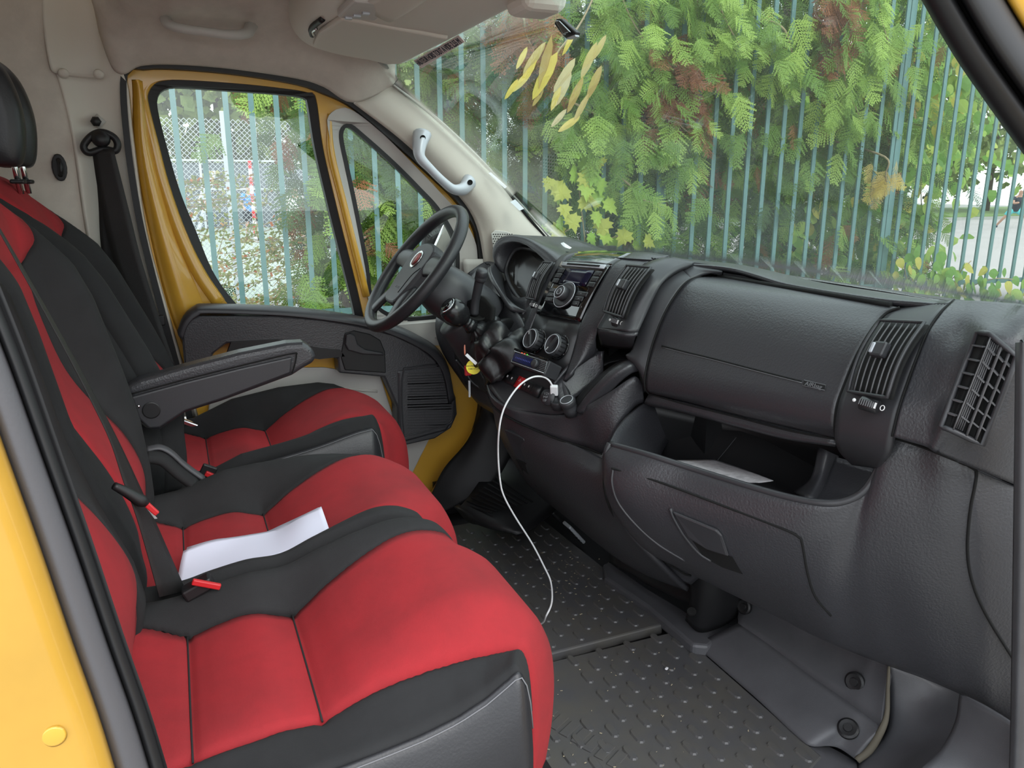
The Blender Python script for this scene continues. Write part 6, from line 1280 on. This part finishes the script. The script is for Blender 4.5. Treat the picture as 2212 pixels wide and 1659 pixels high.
# people playing on the courts
def person(label, base, pose, h, shirt, shorts, skin=M['skin'], face=(-1, -.4, 0)):
    root = thing('person', base, label, 'person'); B = V(base); s = h/1.75
    f = V(face).normalized(); l = V((0, 0, 1)).cross(f)
    J = {k: B+(f*a+l*b+V((0, 0, c)))*s for k, (a, b, c) in pose.items()}
    E = [('pelvis', 'chest'), ('chest', 'neck'), ('neck', 'head0'), ('head0', 'head1')]+[(a, b) for sd in 'LR' for a, b in (('chest', 'sh'+sd), ('sh'+sd, 'el'+sd), ('el'+sd, 'ha'+sd), ('pelvis', 'hip'+sd), ('hip'+sd, 'kn'+sd), ('kn'+sd, 'an'+sd), ('an'+sd, 'to'+sd))]
    rad = dict(pelvis=.14, chest=.15, neck=.06, head0=.085, head1=.10, sh=.07, el=.045, ha=.04, hip=.10, kn=.06, an=.04, to=.04)
    keys = ['pelvis']+[k for k in J if k != 'pelvis']; me = bpy.data.meshes.new('body'); me.from_pydata([tuple(J[k]) for k in keys], [(keys.index(a), keys.index(b)) for a, b in E], [])
    me.materials.append(skin); o = link('body', me, root); m_ = o.modifiers.new('skin', 'SKIN'); m_.use_smooth_shade = True
    for k, v in zip(keys, me.skin_vertices[0].data): q = rad.get(k, rad.get(k[:-1], .05))*s; v.radius = (q, q)
    me.skin_vertices[0].data[0].use_root = True
    u = o.modifiers.new('u', 'SUBSURF'); u.levels = 1; u.render_levels = 1
    tube('shirt', [J['pelvis'], J['pelvis'].lerp(J['chest'], .5), J['chest'], J['chest'].lerp(J['neck'], .7)], [.165*s, .165*s, .185*s, .10*s], shirt, root, seg=12, n=10)
    for sd in 'LR':
        tube('sleeve', [J['chest'], J['sh'+sd], J['sh'+sd].lerp(J['el'+sd], .5)], [.10*s, .09*s, .065*s], shirt, root, seg=10)
        tube('shorts', [J['pelvis'], J['hip'+sd], J['hip'+sd].lerp(J['kn'+sd], .75)], [.15*s, .13*s, .10*s], shorts, root, seg=10)
        tube('shoe', [J['an'+sd]-V((0, 0, .03*s)), J['to'+sd]], [.055*s, .045*s], M['darkc'], root, seg=8)
    hd_ = J['head0'].lerp(J['head1'], .5); lathe('hair', [(.001, .125*s), (.07*s, .105*s), (.105*s, .05*s), (.108*s, 0), (.09*s, -.02*s)], hd_-f*.012*s, (0, 0, 1), M['hair'], root, seg=14)
    lathe('nose', [(.016*s, 0), (.004*s, .03*s)], hd_+f*.09*s, f, skin, root, seg=8)
    for b in (-1, 1): lathe('eye', [(.012*s, 0), (.004*s, .006*s)], hd_+f*.088*s+l*b*.035*s+V((0, 0, .02*s)), f, M['darkc'], root, seg=8)
    return root
lunge = dict(pelvis=(0, 0, .72), chest=(.22, 0, 1.12), neck=(.30, 0, 1.30), head0=(.34, 0, 1.38), head1=(.38, 0, 1.50), shL=(.22, .20, 1.18), shR=(.24, -.20, 1.18), elL=(.38, .26, .98), elR=(.42, -.24, .98), haL=(.58, .12, 1.02), haR=(.60, -.10, 1.02), hipL=(0, .12, .70), hipR=(0, -.12, .70), knL=(.30, .30, .48), knR=(-.02, -.34, .42), anL=(.22, .52, .08), anR=(-.25, -.50, .08), toL=(.40, .56, .04), toR=(-.08, -.56, .04))
stand = dict(pelvis=(0, 0, .92), chest=(.02, 0, 1.28), neck=(.03, 0, 1.47), head0=(.05, 0, 1.56), head1=(.06, 0, 1.68), shL=(.02, .20, 1.40), shR=(.02, -.20, 1.40), elL=(.04, .27, 1.12), elR=(.04, -.27, 1.12), haL=(.20, .25, .95), haR=(.20, -.22, .95), hipL=(0, .11, .90), hipR=(0, -.11, .90), knL=(.06, .13, .50), knR=(.03, -.13, .50), anL=(0, .14, .08), anR=(-.05, -.14, .08), toL=(.16, .15, .04), toR=(.10, -.15, .04))
p = at(2186, 492, z=-.54); person('person in dark shirt and turquoise shorts lunging on the court at the right edge', p, lunge, 1.75, M['darkc'], M['tealc'], face=(-.7, -1, 0))
p = at(537, 458, z=-.54); person('person in blue shirt standing beyond the chain link fence', at(535, 400, y=26).xy.to_3d()+V((0, 0, -.54)), stand, 1.72, M['bluec'], M['darkc'], face=(.3, -1, 0))
person('person in pale clothes near the conifer beyond the chain link fence', at(636, 400, y=20).xy.to_3d()+V((0, 0, -.54)), stand, 1.7, M['whitec'], M['darkc'], face=(-.3, -1, 0))
# red and white goal post, bars
gpb = at(543, 400, y=25.2); gp = thing('goal_post', (gpb.x, gpb.y, -.54), 'red and white striped goal post beside the person in blue', 'goal post')
for i in range(10): box('stripe', (gpb.x, gpb.y, -.42+i*.24), (.10, .10, .24), M['redp'] if i % 2 else M['whitec'], gp, bevel=0)
# bicycle lying on the pavement behind the fence
bkc = at(610, 652, z=-.42); by = thing('bicycle', bkc, 'dark bicycle parts lying on the pavement low in the driver window', 'bicycle')
tube('tyre', [bkc+V((.36, 0, -.10))+V((.16*math.cos(a), .10*math.sin(a), .02*math.sin(a))) for a in np.linspace(0, 6, 24)], .022, M['rubber'], by, closed=True)
tube('frame_tube', [bkc+V((-.3, 0, .0)), bkc+V((0, .05, .04)), bkc+V((.35, 0, -.03))], .018, M['galv'], by, n=10)
tube('handlebar', [bkc+V((-.05, 0, .05)), bkc+V((.05, 0, .12)), bkc+V((.2, 0, .10)), bkc+V((.22, 0, .04))], .012, M['chrome'], by, n=14)
tube('tyre', [bkc+V((-.25, .05, -.08))+V((.14*math.cos(a), .10*math.sin(a), .03*math.sin(a))) for a in np.linspace(0, 6, 24)], .02, M['rubber'], by, closed=True)
# dry leaves built outside in place of a reflection in the windscreen
def on_ws(px, py): return at(px, py, y=None, x=None, z=None) 
narrow = [(0, 0), (.06, .12), (.10, .35), (.11, .6), (.07, .85), (0, 1), (-.07, .85), (-.11, .6), (-.10, .35), (-.06, .12)]
DL = [leafmesh('leaf', narrow, M['dry'], t, .8) for t in (.1, .35, .6, .75, .95)]
r = random.Random(14)
LF = [(1195, 75, 1165, 205), (1180, 90, 1130, 160), (1205, 110, 1150, 215), (1150, 150, 1105, 200), (1235, 150, 1200, 230), (1262, 165, 1225, 245), (1290, 90, 1255, 170), (1160, 120, 1125, 185), (1215, 175, 1190, 240), (1245, 125, 1195, 200), (1300, 140, 1268, 215), (1275, 200, 1240, 262), (1120, 170, 1090, 215), (1255, 250, 1205, 285), (1225, 235, 1190, 275), (1175, 190, 1150, 230), (1310, 75, 1280, 130), (1245, 60, 1215, 120), (1140, 100, 1115, 150)]
for k, (x1_, y1_, x2_, y2_) in enumerate(LF):
    fz = lambda px, py: (lambda d: CAMP+d*((3.55)/(d.y)))(ray(px, py))
    a, b = fz(x2_, y2_), fz(x1_, y1_)
    if k == 0: lr = thing('leaf_reflection', a, 'cluster of long dry yellow leaves standing in for a reflection at the upper left of the windscreen', 'leaves')
    leaf(lr, a, b-a, (r.gauss(0, .3), -1, .2), (b-a).length, DL[k % 5])
tube('twig', [V(lr.location), at(1200, 120, 3.57), at(1260, 40, 3.6), at(1330, -120, 3.6)], .005, M['twig'], lr, n=16, seg=6)
